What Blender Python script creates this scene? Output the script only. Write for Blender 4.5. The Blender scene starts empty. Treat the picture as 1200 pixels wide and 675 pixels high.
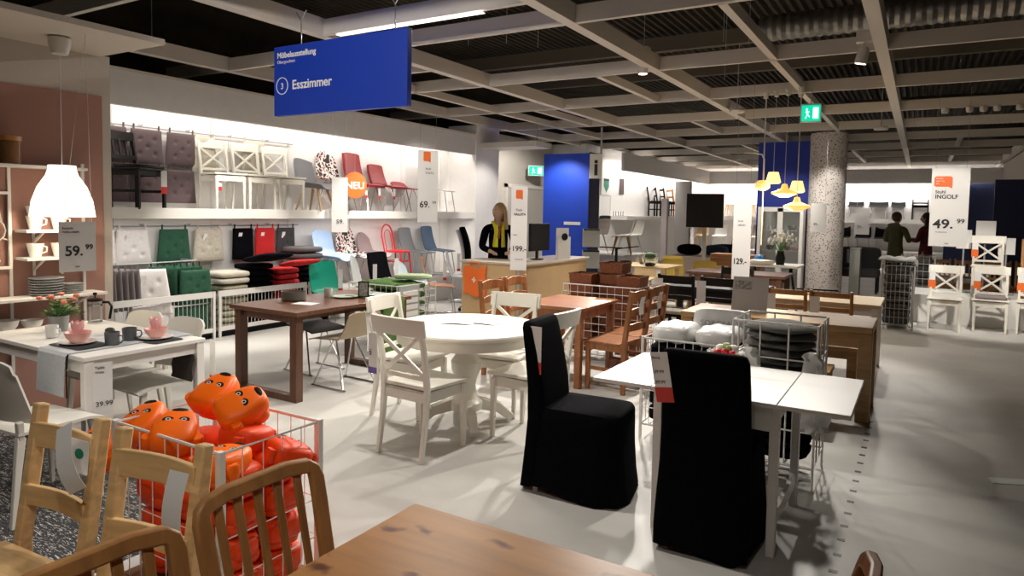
import bpy, math, random
from mathutils import Vector, Matrix
R = math.radians
random.seed(7)
scn = bpy.context.scene
COL = scn.collection

# ---------------------------------------------------------------- materials
MATS = {}
def mat(name, col, rough=0.5, metal=0.0, var=0.0, scale=8.0, emit=None, es=0.0, spec=0.5, trans=0.0, kind=None, col2=None, bump=0.0, sheen=0.0, alpha=1.0):
    if name in MATS: return MATS[name]
    m = bpy.data.materials.new(name); m.use_nodes = True
    nt = m.node_tree; b = nt.nodes['Principled BSDF']
    b.inputs['Base Color'].default_value = (*col, 1)
    b.inputs['Roughness'].default_value = rough
    b.inputs['Metallic'].default_value = metal
    b.inputs['Specular IOR Level'].default_value = spec
    if trans: b.inputs['Transmission Weight'].default_value = trans; b.inputs['IOR'].default_value = 1.45
    if alpha < 1: b.inputs['Alpha'].default_value = alpha
    if sheen: b.inputs['Sheen Weight'].default_value = sheen
    if emit: b.inputs['Emission Color'].default_value = (*emit, 1); b.inputs['Emission Strength'].default_value = es
    tc = nt.nodes.new('ShaderNodeTexCoord')
    def ramp(src, c1, c2, p1=0.3, p2=0.7):
        r = nt.nodes.new('ShaderNodeValToRGB'); r.color_ramp.elements[0].position = p1; r.color_ramp.elements[1].position = p2
        r.color_ramp.elements[0].color = (*c1, 1); r.color_ramp.elements[1].color = (*c2, 1)
        nt.links.new(src, r.inputs[0]); nt.links.new(r.outputs[0], b.inputs['Base Color']); return r
    if kind == 'wood':
        mp = nt.nodes.new('ShaderNodeMapping'); mp.inputs['Scale'].default_value = col2 if col2 else (1, 12, 12)
        nt.links.new(tc.outputs['Object'], mp.inputs[0])
        n = nt.nodes.new('ShaderNodeTexNoise'); n.inputs['Scale'].default_value = scale; n.inputs['Detail'].default_value = 5; n.inputs['Distortion'].default_value = 0.6
        nt.links.new(mp.outputs[0], n.inputs['Vector'])
        ramp(n.outputs[0], tuple(c*(1-var) for c in col), tuple(min(1, c*(1+var)) for c in col))
    elif kind == 'spots':
        v = nt.nodes.new('ShaderNodeTexVoronoi'); v.inputs['Scale'].default_value = scale
        nt.links.new(tc.outputs['Object'], v.inputs['Vector'])
        r = ramp(v.outputs['Distance'], col2, col, 0.27, 0.33)
    elif kind == 'floral':
        n = nt.nodes.new('ShaderNodeTexNoise'); n.inputs['Scale'].default_value = scale; n.inputs['Detail'].default_value = 1
        nt.links.new(tc.outputs['Object'], n.inputs['Vector'])
        r = ramp(n.outputs[0], (0.02, 0.02, 0.02), (0.75, 0.72, 0.68), 0.44, 0.47)
        e = r.color_ramp.elements.new(0.56); e.color = (0.75, 0.72, 0.68, 1)
        e = r.color_ramp.elements.new(0.58); e.color = (0.55, 0.05, 0.06, 1)
        e = r.color_ramp.elements.new(0.64); e.color = (0.03, 0.03, 0.03, 1)
    elif kind == 'rug':
        n = nt.nodes.new('ShaderNodeTexNoise'); n.inputs['Scale'].default_value = scale; n.inputs['Detail'].default_value = 2; n.inputs['Distortion'].default_value = 1.5
        mp = nt.nodes.new('ShaderNodeMapping'); mp.inputs['Scale'].default_value = (1, 5.5, 1); mp.inputs['Rotation'].default_value = (0, 0, 0.5)
        nt.links.new(tc.outputs['Object'], mp.inputs[0]); nt.links.new(mp.outputs[0], n.inputs['Vector'])
        ramp(n.outputs[0], col, col2, 0.585, 0.61)
    elif var:
        n = nt.nodes.new('ShaderNodeTexNoise'); n.inputs['Scale'].default_value = scale; n.inputs['Detail'].default_value = 4
        nt.links.new(tc.outputs['Object'], n.inputs['Vector'])
        ramp(n.outputs[0], tuple(c*(1-var) for c in col), tuple(min(1, c*(1+var)) for c in col))
    if bump:
        n = nt.nodes.new('ShaderNodeTexNoise'); n.inputs['Scale'].default_value = 120; bp = nt.nodes.new('ShaderNodeBump')
        nt.links.new(tc.outputs['Object'], n.inputs['Vector'])
        bp.inputs['Strength'].default_value = bump; bp.inputs['Distance'].default_value = 0.004
        nt.links.new(n.outputs[0], bp.inputs['Height']); nt.links.new(bp.outputs[0], b.inputs['Normal'])
    MATS[name] = m
    return m

# ---------------------------------------------------------------- mesh builder
class M:
    def __init__(s): s.v = []; s.f = []
    def add(s, vs, fs, mt=None):
        o = len(s.v)
        s.v += [tuple(mt @ Vector(v)) if mt else tuple(v) for v in vs]
        s.f += [tuple(i+o for i in f) for f in fs]; return s
    def box(s, x0, x1, y0, y1, z0, z1, mt=None):
        vs = [(x, y, z) for z in (z0, z1) for y in (y0, y1) for x in (x0, x1)]
        return s.add(vs, [(0, 2, 3, 1), (4, 5, 7, 6), (0, 1, 5, 4), (2, 6, 7, 3), (0, 4, 6, 2), (1, 3, 7, 5)], mt)
    def cbox(s, c, d, mt=None):
        return s.box(c[0]-d[0]/2, c[0]+d[0]/2, c[1]-d[1]/2, c[1]+d[1]/2, c[2]-d[2]/2, c[2]+d[2]/2, mt)
    def bar(s, p, q, w, h, w2=None, h2=None, up=(0, 0, 1), mt=None):
        p = Vector(p); q = Vector(q); d = (q-p).normalized(); up = Vector(up)
        if abs(d.dot(up)) > 0.97: up = Vector((0, 1, 0))
        a = d.cross(up).normalized(); b = a.cross(d).normalized()
        w2 = w if w2 is None else w2; h2 = h if h2 is None else h2
        vs = []
        for c, ww, hh in ((p, w, h), (q, w2, h2)):
            for sx, sy in ((-1, -1), (1, -1), (1, 1), (-1, 1)): vs.append(c+a*sx*ww/2+b*sy*hh/2)
        return s.add(vs, [(3, 2, 1, 0), (4, 5, 6, 7), (0, 1, 5, 4), (1, 2, 6, 5), (2, 3, 7, 6), (3, 0, 4, 7)], mt)
    def tube(s, pts, r, n=8, closed=False, mt=None):
        pts = [Vector(p) for p in pts]; k = len(pts); vs = []; fs = []
        rr = r if isinstance(r, (list, tuple)) else [r]*k
        a = None
        for i, p in enumerate(pts):
            if closed: d = pts[(i+1) % k]-pts[i-1]
            else: d = pts[min(i+1, k-1)]-pts[max(i-1, 0)]
            d = d.normalized()
            if a is None:
                a = d.cross(Vector((0, 0, 1)))
                if a.length < 0.05: a = d.cross(Vector((0, 1, 0)))
            else: a = a-d*a.dot(d)
            a = a.normalized(); b = d.cross(a)
            for j in range(n):
                t = 2*math.pi*j/n; vs.append(p+(a*math.cos(t)+b*math.sin(t))*rr[i])
        for i in range(k if closed else k-1):
            for j in range(n):
                i2 = (i+1) % k
                fs.append((i*n+j, i*n+(j+1) % n, i2*n+(j+1) % n, i2*n+j))
        if not closed:
            fs.append(tuple(range(n-1, -1, -1))); fs.append(tuple((k-1)*n+j for j in range(n)))
        return s.add(vs, fs, mt)
    def lathe(s, prof, c=(0, 0, 0), n=20, mt=None, sx=1, sy=1):
        vs = []; fs = []; k = len(prof)
        for r, z in prof:
            r = max(r, 1e-4)
            for j in range(n):
                t = 2*math.pi*j/n; vs.append((c[0]+r*math.cos(t)*sx, c[1]+r*math.sin(t)*sy, c[2]+z))
        for i in range(k-1):
            for j in range(n): fs.append((i*n+j, i*n+(j+1) % n, (i+1)*n+(j+1) % n, (i+1)*n+j))
        return s.add(vs, fs, mt)
    def prism(s, poly, d, mt=None):
        # polygon in the local XY plane, extruded by d along +Z
        n = len(poly)
        vs = [(x, y, 0) for x, y in poly]+[(x, y, d) for x, y in poly]
        fs = [tuple(range(n-1, -1, -1)), tuple(range(n, 2*n))]+[(i, (i+1) % n, n+(i+1) % n, n+i) for i in range(n)]
        return s.add(vs, fs, mt)
    def grid(s, fn, nu, nv, th=0.0, mt=None):
        # fn(u,v) -> point, u,v in 0..1 ; th thickness along the local normal
        P = [[Vector(fn(i/nu, j/nv)) for j in range(nv+1)] for i in range(nu+1)]
        vs = [p for row in P for p in row]; W = nv+1
        fs = [(i*W+j, (i+1)*W+j, (i+1)*W+j+1, i*W+j+1) for i in range(nu) for j in range(nv)]
        if th:
            o = len(vs)
            for i in range(nu+1):
                for j in range(nv+1):
                    a = P[min(i+1, nu)][j]-P[max(i-1, 0)][j]; b = P[i][min(j+1, nv)]-P[i][max(j-1, 0)]
                    n_ = a.cross(b); n_ = n_.normalized() if n_.length > 1e-9 else Vector((0, 0, 1))
                    vs.append(P[i][j]-n_*th)
            fs += [tuple(o+k for k in reversed(f)) for f in fs]
            rim = [i*W for i in range(nu+1)]+[nu*W+j for j in range(1, nv+1)]+[i*W+nv for i in range(nu-1, -1, -1)]+[j for j in range(nv-1, 0, -1)]
            for k in range(len(rim)):
                a_, b_ = rim[k], rim[(k+1) % len(rim)]
                fs.append((b_, a_, o+a_, o+b_))
        return s.add(vs, fs, mt)
    def blob(s, c, r, e=1.0, n=16, m=10, mt=None, fn=None):
        # superellipsoid; e<1 boxier
        vs = []; fs = []
        sg = lambda x, p: math.copysign(abs(x)**p, x)
        for i in range(m+1):
            ph = -math.pi/2+math.pi*i/m
            for j in range(n):
                t = 2*math.pi*j/n
                p = Vector((r[0]*sg(math.cos(ph), e)*sg(math.cos(t), e), r[1]*sg(math.cos(ph), e)*sg(math.sin(t), e), r[2]*sg(math.sin(ph), e)))
                if fn: p = Vector(fn(p))
                vs.append(p+Vector(c))
        for i in range(m):
            for j in range(n): fs.append((i*n+j, i*n+(j+1) % n, (i+1)*n+(j+1) % n, (i+1)*n+j))
        return s.add(vs, fs, mt)

def obj(name, m, material, parent=None, bevel=0.0, smooth=True, label=None, ang=35, sub=0):
    me = bpy.data.meshes.new(name); me.from_pydata(m.v, [], m.f); me.validate(); me.update()
    o = bpy.data.objects.new(name, me); COL.objects.link(o)
    if material: me.materials.append(material)
    if smooth and len(me.polygons):
        me.polygons.foreach_set('use_smooth', [True]*len(me.polygons)); me.set_sharp_from_angle(angle=R(ang))
    if bevel:
        b = o.modifiers.new('b', 'BEVEL'); b.width = bevel; b.segments = 2; b.limit_method = 'ANGLE'; b.angle_limit = R(50)
    if parent: o.parent = parent
    if label: o['label'] = label
    return o
def thing(name, label, cat, loc=(0, 0, 0), rot=0, group=None):
    o = bpy.data.objects.new(name, None); COL.objects.link(o); o.empty_display_size = 0.1
    o.location = loc; o.rotation_euler = (0, 0, R(rot)) if not isinstance(rot, (tuple, list)) else tuple(R(a) for a in rot)
    o['label'] = label; o['category'] = cat
    if group: o['group'] = group
    return o
def tag(o, label, cat, group=None, kind=None, loc=None, rot=None):
    o['label'] = label; o['category'] = cat
    if group: o['group'] = group
    if kind: o['kind'] = kind
    if loc is not None: o.location = loc
    if rot is not None: o.rotation_euler = (0, 0, R(rot)) if not isinstance(rot, (tuple, list)) else tuple(R(a) for a in rot)
    return o
def struct(name, m, material, bevel=0.0, label=None):
    o = obj(name, m, material, None, bevel, smooth=False); o['kind'] = 'structure'
    if label: o['label'] = label
    return o
def dup(root, loc=None, rot=None, label=None, group=None, mats=None, scale=None):
    r = root.copy(); COL.objects.link(r)
    if loc is not None: r.location = loc
    if rot is not None: r.rotation_euler = (0, 0, R(rot)) if not isinstance(rot, (tuple, list)) else tuple(R(a) for a in rot)
    if label: r['label'] = label
    if group: r['group'] = group
    if scale: r.scale = scale
    def rec(a, b):
        for ch in list(a.children):
            c = ch.copy(); COL.objects.link(c); c.parent = b; rec(ch, c)
    rec(root, r)
    return r
def text(s, size, mtl, parent, loc, rot, name='lettering', ex=0.0006, align='LEFT', bold=0.0, sx=1.0):
    cu = bpy.data.curves.new(name, 'FONT'); cu.body = s; cu.size = size; cu.extrude = ex; cu.align_x = align; cu.offset = bold
    tmp = bpy.data.objects.new('tmp', cu); me = bpy.data.meshes.new_from_object(tmp); bpy.data.objects.remove(tmp); me.materials.clear(); me.materials.append(mtl)
    o = bpy.data.objects.new(name, me); COL.objects.link(o)
    o.parent = parent; o.location = loc; o.rotation_euler = rot; o.scale = (sx, 1, 1)
    return o
RX = R(90)

# ---------------------------------------------------------------- palette
WHITE = mat('white_paint', (0.78, 0.76, 0.72), 0.4)
CREAM = mat('cream_lacquer', (0.77, 0.74, 0.66), 0.35)
WHITEWALL = mat('white_wall', (0.8, 0.78, 0.76), 0.7, var=0.02)
BEIGEWALL = mat('beige_wall', (0.5, 0.45, 0.39), 0.8, var=0.03, scale=3)
PINK = mat('pink_paint', (0.36, 0.19, 0.15), 0.85, var=0.05, scale=3)
BEAM = mat('beam_white', (0.70, 0.65, 0.58), 0.6)
DECK = mat('dark_deck', (0.045, 0.037, 0.024), 0.9, var=0.3, scale=2)
STEEL = mat('galvanised_steel', (0.35, 0.35, 0.33), 0.4, 0.8, var=0.2, scale=20)
CHROME = mat('chrome', (0.6, 0.6, 0.6), 0.2, 1.0)
BLACKM = mat('black_metal', (0.010, 0.010, 0.010), 0.5, spec=.15)
WIRE = mat('white_wire', (0.75, 0.73, 0.70), 0.35)
BLACKF = mat('black_fabric', (0.0035, 0.0035, 0.005), 0.97, spec=0.04, var=0.2, scale=30)
PINE = mat('pine', (0.72, 0.47, 0.21), 0.45, var=0.16, scale=3, kind='wood', col2=(10, 10, 1))
PINEH = mat('pine_horizontal', (0.76, 0.50, 0.23), 0.45, var=0.16, scale=3, kind='wood', col2=(1, 10, 10))
ANTIQUE = mat('antique_stain', (0.30, 0.11, 0.035), 0.35, var=0.3, scale=3, kind='wood', col2=(8, 8, 1))
ANTTOP = mat('antique_top', (0.33, 0.13, 0.045), 0.3, var=0.25, scale=3, kind='wood', col2=(1, 10, 10))
BROWN = mat('brown_ash', (0.10, 0.042, 0.022), 0.38, var=0.35, scale=3, kind='wood', col2=(8, 8, 1))
BROWNTOP = mat('brown_ash_top', (0.13, 0.055, 0.03), 0.33, var=0.35, scale=3, kind='wood', col2=(1, 10, 10))
OAK = mat('oak', (0.40, 0.24, 0.10), 0.4, var=0.2, scale=3, kind='wood', col2=(1, 10, 10))
CHAIRBR = mat('mid_brown_wood', (0.40, 0.19, 0.06), 0.45, var=0.2, scale=3, kind='wood', col2=(8, 8, 1))
BIRCH = mat('birch', (0.60, 0.44, 0.24), 0.45, var=0.08, scale=3, kind='wood', col2=(1, 8, 8))
BLACKW = mat('black_wood', (0.010, 0.008, 0.007), 0.5, spec=.2)
ORANGE = mat('orange_plastic', (0.95, 0.155, 0.004), 0.42, spec=.3)
REDORANGE = mat('red_orange_plastic', (0.80, 0.06, 0.006), 0.45, spec=.3)
BLUE = mat('sign_blue', (0.010, 0.045, 0.42), 0.4)
BLUEW = mat('blue_wall', (0.01, 0.06, 0.55), 0.6)
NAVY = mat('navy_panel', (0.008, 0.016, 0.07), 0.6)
PAPER = mat('paper', (0.8, 0.79, 0.77), 0.6)
INK = mat('ink', (0.02, 0.02, 0.02), 0.6)
INKW = mat('white_ink', (0.85, 0.85, 0.85), 0.5)
REDT = mat('red_tag', (0.6, 0.03, 0.02), 0.5)
ORT = mat('orange_tag', (0.80, 0.15, 0.02), 0.5)
GREY = mat('grey_plastic', (0.35, 0.35, 0.36), 0.45)
DGREY = mat('dark_grey_fabric', (0.045, 0.042, 0.045), 0.9, var=0.15, scale=40)
PLUM = mat('mauve_grey_fabric', (0.10, 0.068, 0.072), 0.9, var=0.1, scale=40)
GREEN = mat('green_fabric', (0.015, 0.075, 0.04), 0.9, var=0.15, scale=40)
BEIGE = mat('beige_fabric', (0.50, 0.46, 0.38), 0.9, var=0.12, scale=30)
WFAB = mat('white_fabric', (0.70, 0.66, 0.64), 0.9, var=0.06, scale=30)
REDF = mat('red_fabric', (0.50, 0.01, 0.012), 0.85, var=0.1, scale=30)
DRED = mat('dark_red_leather', (0.26, 0.008, 0.012), 0.4)
FLORAL = mat('floral_print', (0.5, 0.5, 0.5), 0.8, scale=14, kind='floral')
LBLUE = mat('light_blue_plastic', (0.36, 0.50, 0.72), 0.4)
TEAL = mat('green_plastic', (0.0, 0.22, 0.14), 0.4)
DBLUE = mat('slate_blue_plastic', (0.03, 0.07, 0.13), 0.45)
SKIN = mat('skin', (0.55, 0.33, 0.24), 0.55)
GLASS = mat('clear_glass', (0.9, 0.95, 0.95), 0.03, trans=0.95, spec=0.5)
PLASTICF = mat('clear_film', (0.8, 0.8, 0.8), 0.2, trans=0.4)
FOLI = mat('leaf_green', (0.05, 0.17, 0.02), 0.6, var=0.4, scale=15)
PINKC = mat('pink_ceramic', (0.80, 0.42, 0.37), 0.35)
GRASS = mat('green_shag', (0.05, 0.12, 0.015), 0.95, var=0.5, scale=25)
WPLAS = mat('white_plastic', (0.66, 0.64, 0.58), 0.4)

# ---------------------------------------------------------------- camera
cam_d = bpy.data.cameras.new('camera'); cam = bpy.data.objects.new('camera', cam_d); COL.objects.link(cam)
Mx = Matrix(((0.8575480469629526, -0.04598034707393906, 0.5123447616917595), (0.5140695095923402, 0.0406971695093936, -0.8567825159872338), (0.018544175838156342, 0.9981129936419442, 0.05853687270088616)))
cam.matrix_world = Matrix.Translation((0, 0, 1.6)) @ Mx.to_4x4()
cam_d.sensor_width = 36; cam_d.lens = 24.0; cam_d.shift_y = -43.5/1200; cam_d.clip_end = 200
scn.camera = cam

# ---------------------------------------------------------------- shell
fm = mat('floor_polished', (0.40, 0.375, 0.335), 0.4, spec=0.28)
nt = fm.node_tree; b = nt.nodes['Principled BSDF']; tc = nt.nodes.new('ShaderNodeTexCoord')
n1 = nt.nodes.new('ShaderNodeTexNoise'); n1.inputs['Scale'].default_value = 1.3; n1.inputs['Detail'].default_value = 5
nt.links.new(tc.outputs['Object'], n1.inputs['Vector'])
rp = nt.nodes.new('ShaderNodeValToRGB'); rp.color_ramp.elements[0].color = (0.46, 0.445, 0.415, 1); rp.color_ramp.elements[1].color = (0.56, 0.545, 0.51, 1)
rp.color_ramp.elements[0].position = 0.35; rp.color_ramp.elements[1].position = 0.65
nt.links.new(n1.outputs[0], rp.inputs[0]); nt.links.new(rp.outputs[0], b.inputs['Base Color'])
n2 = nt.nodes.new('ShaderNodeMapRange'); nt.links.new(n1.outputs[0], n2.inputs[0]); n2.inputs[3].default_value = 0.34; n2.inputs[4].default_value = 0.50
nt.links.new(n2.outputs[0], b.inputs['Roughness'])
struct('floor', M().box(-12, 6, -4, 28, -0.1, 0), fm)
dk = M()
for i in range(150):
    x = -12+i*0.12
    dk.add([(x, -4, 4.45), (x+.04, -4, 4.45), (x+.06, -4, 4.53), (x+.10, -4, 4.53), (x, 28, 4.45), (x+.04, 28, 4.45), (x+.06, 28, 4.53), (x+.10, 28, 4.53), (x+.12, -4, 4.45), (x+.12, 28, 4.45)],
           [(0, 1, 5, 4), (1, 2, 6, 5), (2, 3, 7, 6), (3, 8, 9, 7)])
struct('ceiling', dk, DECK)
struct('wall_right', M().box(6, 6.1, -4, 28, 0, 4.5), BEIGEWALL)
struct('wall_front', M().box(-12, 6, -4.1, -4, 0, 4.5), BEIGEWALL)
struct('wall_back', M().box(-7.0, 6, 25, 25.1, 0, 3.3), WHITEWALL)
struct('wall_back_upper', M().box(-12, 6, 25.12, 25.2, 3.0, 4.5), DECK)
struct('wall_left', M().box(-8.0, -7.9, 3.0, 11.5, 0, 2.95), WHITEWALL)
struct('wall_left_upper', M().box(-8.6, -8.5, -4, 28, 2.9, 4.5), DECK)
struct('wall_left_far', M().box(-7.1, -7.0, 15.2, 25, 0, 3.25), WHITEWALL)
struct('wall_left_corner', M().box(-8.0, -7.0, 15.1, 15.2, 0, 3.25), WHITEWALL)
struct('wall_left_booth', M().box(-5.75, -5.6, -4, 3.07, 0, 2.76), BEIGEWALL)
struct('wall_left_pink', M().box(-5.6, -5.59, -3, 3.0, 0.0, 2.44), PINK)
struct('wall_left_service', M().box(-8.0, -7.9, 11.5, 15.1, 0, 3.25), mat('service_wall', (0.55, 0.51, 0.46), 0.7))
struct('wall_left_pillar', M().box(-7.9, -7.25, 10.75, 11.55, 0, 3.2), WHITEWALL)
struct('trim_1', M().box(-7.36, -7.28, 3.0, 10.75, 2.64, 3.0), WHITEWALL)      # fascia over the display wall
struct('trim_2', M().box(-8.0, -7.28, 3.0, 10.75, 3.0, 3.03), BEAM)
struct('trim_3', M().box(-6.45, -6.38, 16.0, 24.05, 2.65, 3.1), WHITEWALL)
struct('trim_4', M().box(-6.7, 3, 24.05, 24.13, 2.66, 3.1), WHITEWALL)
struct('wall_right_far', M().box(1.95, 2.1, 15.8, 25, 0, 3.2), BEIGEWALL)
# booth ceiling panel
struct('trim_5', M().box(-5.6, -4.75, -3, 3.0, 2.75, 2.79), mat('booth_ceiling', (0.62, 0.56, 0.48), 0.7))
# door in the service wall
d = struct('door_1', M().box(-7.9, -7.86, 12.9, 14.6, 0, 2.12), mat('door_grey', (0.50, 0.47, 0.43), 0.5))
obj('door_frame', M().box(-7.9, -7.84, 12.82, 12.9, 0, 2.2).box(-7.9, -7.84, 14.6, 14.68, 0, 2.2).box(-7.9, -7.84, 12.82, 14.68, 2.12, 2.2), BEAM, d)
obj('door_seam', M().box(-7.86, -7.857, 13.74, 13.76, 0, 2.12), GREY, d)
obj('door_handle', M().tube([(-7.86, 13.6, 1.05), (-7.8, 13.6, 1.05), (-7.8, 13.45, 1.05)], 0.012).box(-7.86, -7.855, 13.56, 13.64, .9, 1.15), STEEL, d)
# ceiling grid
tn = 6
def beamY(x, y0, y1, w=0.11, h=0.16, z=3.2, m=BEAM):
    global tn
    struct('trim_%d' % tn, M().box(x-w/2, x+w/2, y0, y1, z, z+h), m); tn += 1
def beamX(y, x0, x1, w=0.05, h=0.15, z=3.2, m=BEAM):
    global tn
    struct('trim_%d' % tn, M().box(x0, x1, y-w/2, y+w/2, z+0.003, z+h), m); tn += 1
for x in (-7.2, -4.92, -2.65, -0.4, 1.86): beamY(x, -2 if x > -7 else 3.1, 25)
TY = [3.15, 5.34, 7.51, 9.65, 11.82, 13.97, 16.1, 18.3, 20.6, 22.8, 24.3]
for y in TY: beamX(y, -8.4, 4)
beamX(4.66, -4.92, -2.65); beamX(1.0, -8.4, 4); beamX(6.4, -7.2, -4.92)
for x, y0, y1 in ((-1.38, 5.34, 7.51), (-1.40, 7.51, 9.65), (-1.42, 9.65, 16.1), (-3.37, 7.51, 9.65), (-3.5, 11.82, 13.97), (-5.4, 9.65, 11.82), (-3.6, 16.1, 18.3), (-6.1, 9.65, 13.97), (-1.5, 18.3, 22.8), (0.6, 16.1, 18.3), (0.6, 20.6, 22.8), (-6.1, 5.34, 9.65)):
    beamY(x, y0, y1, 0.07, 0.10, 3.203)
# ================================================================ furniture prototypes (sitter looks along local +Y)
def xback_chair(label, mt=CREAM, loc=(0, 0, 0), rot=0, group=None):
    t = thing('dining_chair', label, 'chair', loc, rot, group)
    obj('seat', M().grid(lambda u, v: ((u-.5)*(.40+.05*v), -.2+.41*v, .452-.012*math.sin(math.pi*u)*math.sin(math.pi*v)), 6, 6, -.022).box(-.19, .19, -.19, .19, .425, .44), mt, t, .004)
    obj('apron', M().box(-.18, .18, .165, .185, .37, .43).box(-.17, .17, -.20, -.18, .37, .43).box(-.19, -.17, -.19, .18, .37, .43).box(.17, .19, -.19, .18, .37, .43), mt, t)
    for s in (-1, 1):
        obj('leg', M().bar((s*.188, .175, .43), (s*.188, .185, 0), .042, .042, .026, .026), mt, t, .004)
        m = M()
        for i in range(6):
            pass
        ys = [(-.245, 0, .026), (-.205, .25, .034), (-.19, .45, .04), (-.215, .65, .034), (-.265, .9, .026)]
        vs = []; fs = []
        for y, z, w in ys:
            for sx, sy in ((-1, -1), (1, -1), (1, 1), (-1, 1)): vs.append((s*.185+sx*.015, y+sy*w/2, z))
        for i in range(4):
            for j in range(4): fs.append((i*4+j, i*4+(j+1) % 4, i*4+4+(j+1) % 4, i*4+4+j))
        fs += [(3, 2, 1, 0), (16, 17, 18, 19)]
        obj('post', m.add(vs, fs), mt, t, .004)
    def rail(u, v):
        x = (u-.5)*.45; return (x, -.275+.02*(1-(2*u-1)**2)*-1+.01-(.02*v), .80+.115*v)
    obj('top_rail', M().grid(rail, 8, 3, .022), mt, t, .004)
    obj('lower_rail', M().bar((-.18, -.2, .53), (.18, -.2, .53), .018, .03), mt, t, .003)
    obj('cross_splat', M().bar((-.175, -.2, .54), (.175, -.26, .81), .016, .028).bar((.175, -.205, .54), (-.175, -.262, .81), .016, .028), mt, t, .003)
    return t
def ladder_chair(label, mt, loc, rot=0, group=None, w=.37, h=.90, d=.38, rails=((.80, .07), (.60, .05)), sticks=0, seatz=.45, post=.034, lean=.07, name='dining_chair', pad=None, arch=0.0):
    t = thing(name, label, 'chair', loc, rot, group)
    hw = w/2-post/2
    obj('seat', M().box(-w/2-.01, w/2+.01, -d/2+post, d/2+.02, seatz-.02, seatz), mt, t, .005)
    obj('apron', M().box(-hw, hw, d/2-.035, d/2-.015, seatz-.08, seatz-.02).box(-hw-.01, -hw+.01, -d/2, d/2-.02, seatz-.08, seatz-.02).box(hw-.01, hw+.01, -d/2, d/2-.02, seatz-.08, seatz-.02), mt, t)
    for s in (-1, 1):
        obj('leg', M().bar((s*hw, d/2-.02, seatz-.02), (s*hw, d/2-.02, 0), post, post), mt, t, .004)
        obj('post', M().bar((s*hw, -d/2, 0), (s*hw, -d/2, seatz), post, post*1.15).bar((s*hw, -d/2, seatz-.01), (s*hw, -d/2-lean, h), post, post*1.15, post, post), mt, t, .006)
        obj('stretcher', M().bar((s*hw, -d/2, .2), (s*hw, d/2-.02, .2), .018, .03), mt, t)
    yy = lambda z: -d/2-lean*(z-seatz)/(h-seatz)
    for z, hh in rails:
        obj('back_rail', M().grid(lambda u, v: ((u-.5)*2*hw, yy(z)-.022*math.sin(math.pi*u)+.006, z+(v-.5)*hh+arch*math.sin(math.pi*u)*v), 8, 1, .018), mt, t, .003)
    if sticks:
        z0, z1 = rails[-1][0], rails[0][0]
        for i in range(sticks):
            x = -hw+2*hw*(i+1)/(sticks+1)
            obj('spindle', M().bar((x, yy(z0)-.01, z0), (x, yy(z1)-.01, z1), .03, .012), mt, t)
    if pad:
        obj('seat_pad', M().blob((0, .01, seatz+.022), (w/2, d/2, .022), .3), pad, t)
    return t
def frame_back_chair(label, mt, loc, rot, group=None):
    # low armless chair whose back is one rounded hoop with flat upright slats
    t = thing('slat_back_chair', label, 'chair', loc, rot, group)
    obj('seat', M().blob((0, 0.02, .44), (.22, .21, .018), .35, 24, 6), mt, t)
    for s in (-1, 1):
        obj('leg', M().bar((s*.19, .19, .43), (s*.2, .2, 0), .036, .036, .026, .026), mt, t, .004)
        obj('leg', M().bar((s*.18, -.19, .43), (s*.2, -.24, 0), .036, .036, .026, .026), mt, t, .004)
    pts = []
    for a in range(0, 7): pts.append((-.20+.0*a, -.19-.015*a, .44+.06*a))
    yy = lambda z: -.19-.25*(z-.44)
    P = [(-.175, .42), (-.182, .6), (-.187, .74), (-.188, .800), (-.183, .825), (-.165, .838), (-.10, .844), (.10, .844), (.165, .838), (.183, .825), (.188, .800), (.187, .74), (.182, .6), (.175, .42)]
    vs = []; fs = []; n = len(P)
    for i, (x, z) in enumerate(P):
        a = P[max(i-1, 0)]; b_ = P[min(i+1, n-1)]; dx, dz = b_[0]-a[0], b_[1]-a[1]; L = math.hypot(dx, dz); nx, nz = -dz/L, dx/L
        bow = -.03*(1-(x/.2)**2)
        wv = .0225 if .01 < abs(x) < .19 and z < .82 else .020
        for o_, sy in ((wv, -.013), (wv, .013), (-wv, .013), (-wv, -.013)):
            zz = z+nz*o_; vs.append((x+nx*o_, yy(zz)+bow+sy, zz))
    for i in range(n-1):
        for j in range(4): fs.append((i*4+j, i*4+(j+1) % 4, i*4+4+(j+1) % 4, i*4+4+j))
    fs += [(0, 1, 2, 3), (n*4-1, n*4-2, n*4-3, n*4-4)]
    obj('back_frame', M().add(vs, fs), mt, t, .006, ang=50)
    for i in range(5):
        x = (i-2)*.062
        bow = -.03*(1-(x/.2)**2)
        obj('back_slat', M().bar((x, yy(.46)+bow, .45), (x*1.05, yy(.85)+bow, .85), .022, .010, .026, .010, up=(0, 1, 0)), mt, t, .003)
    return t
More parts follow.
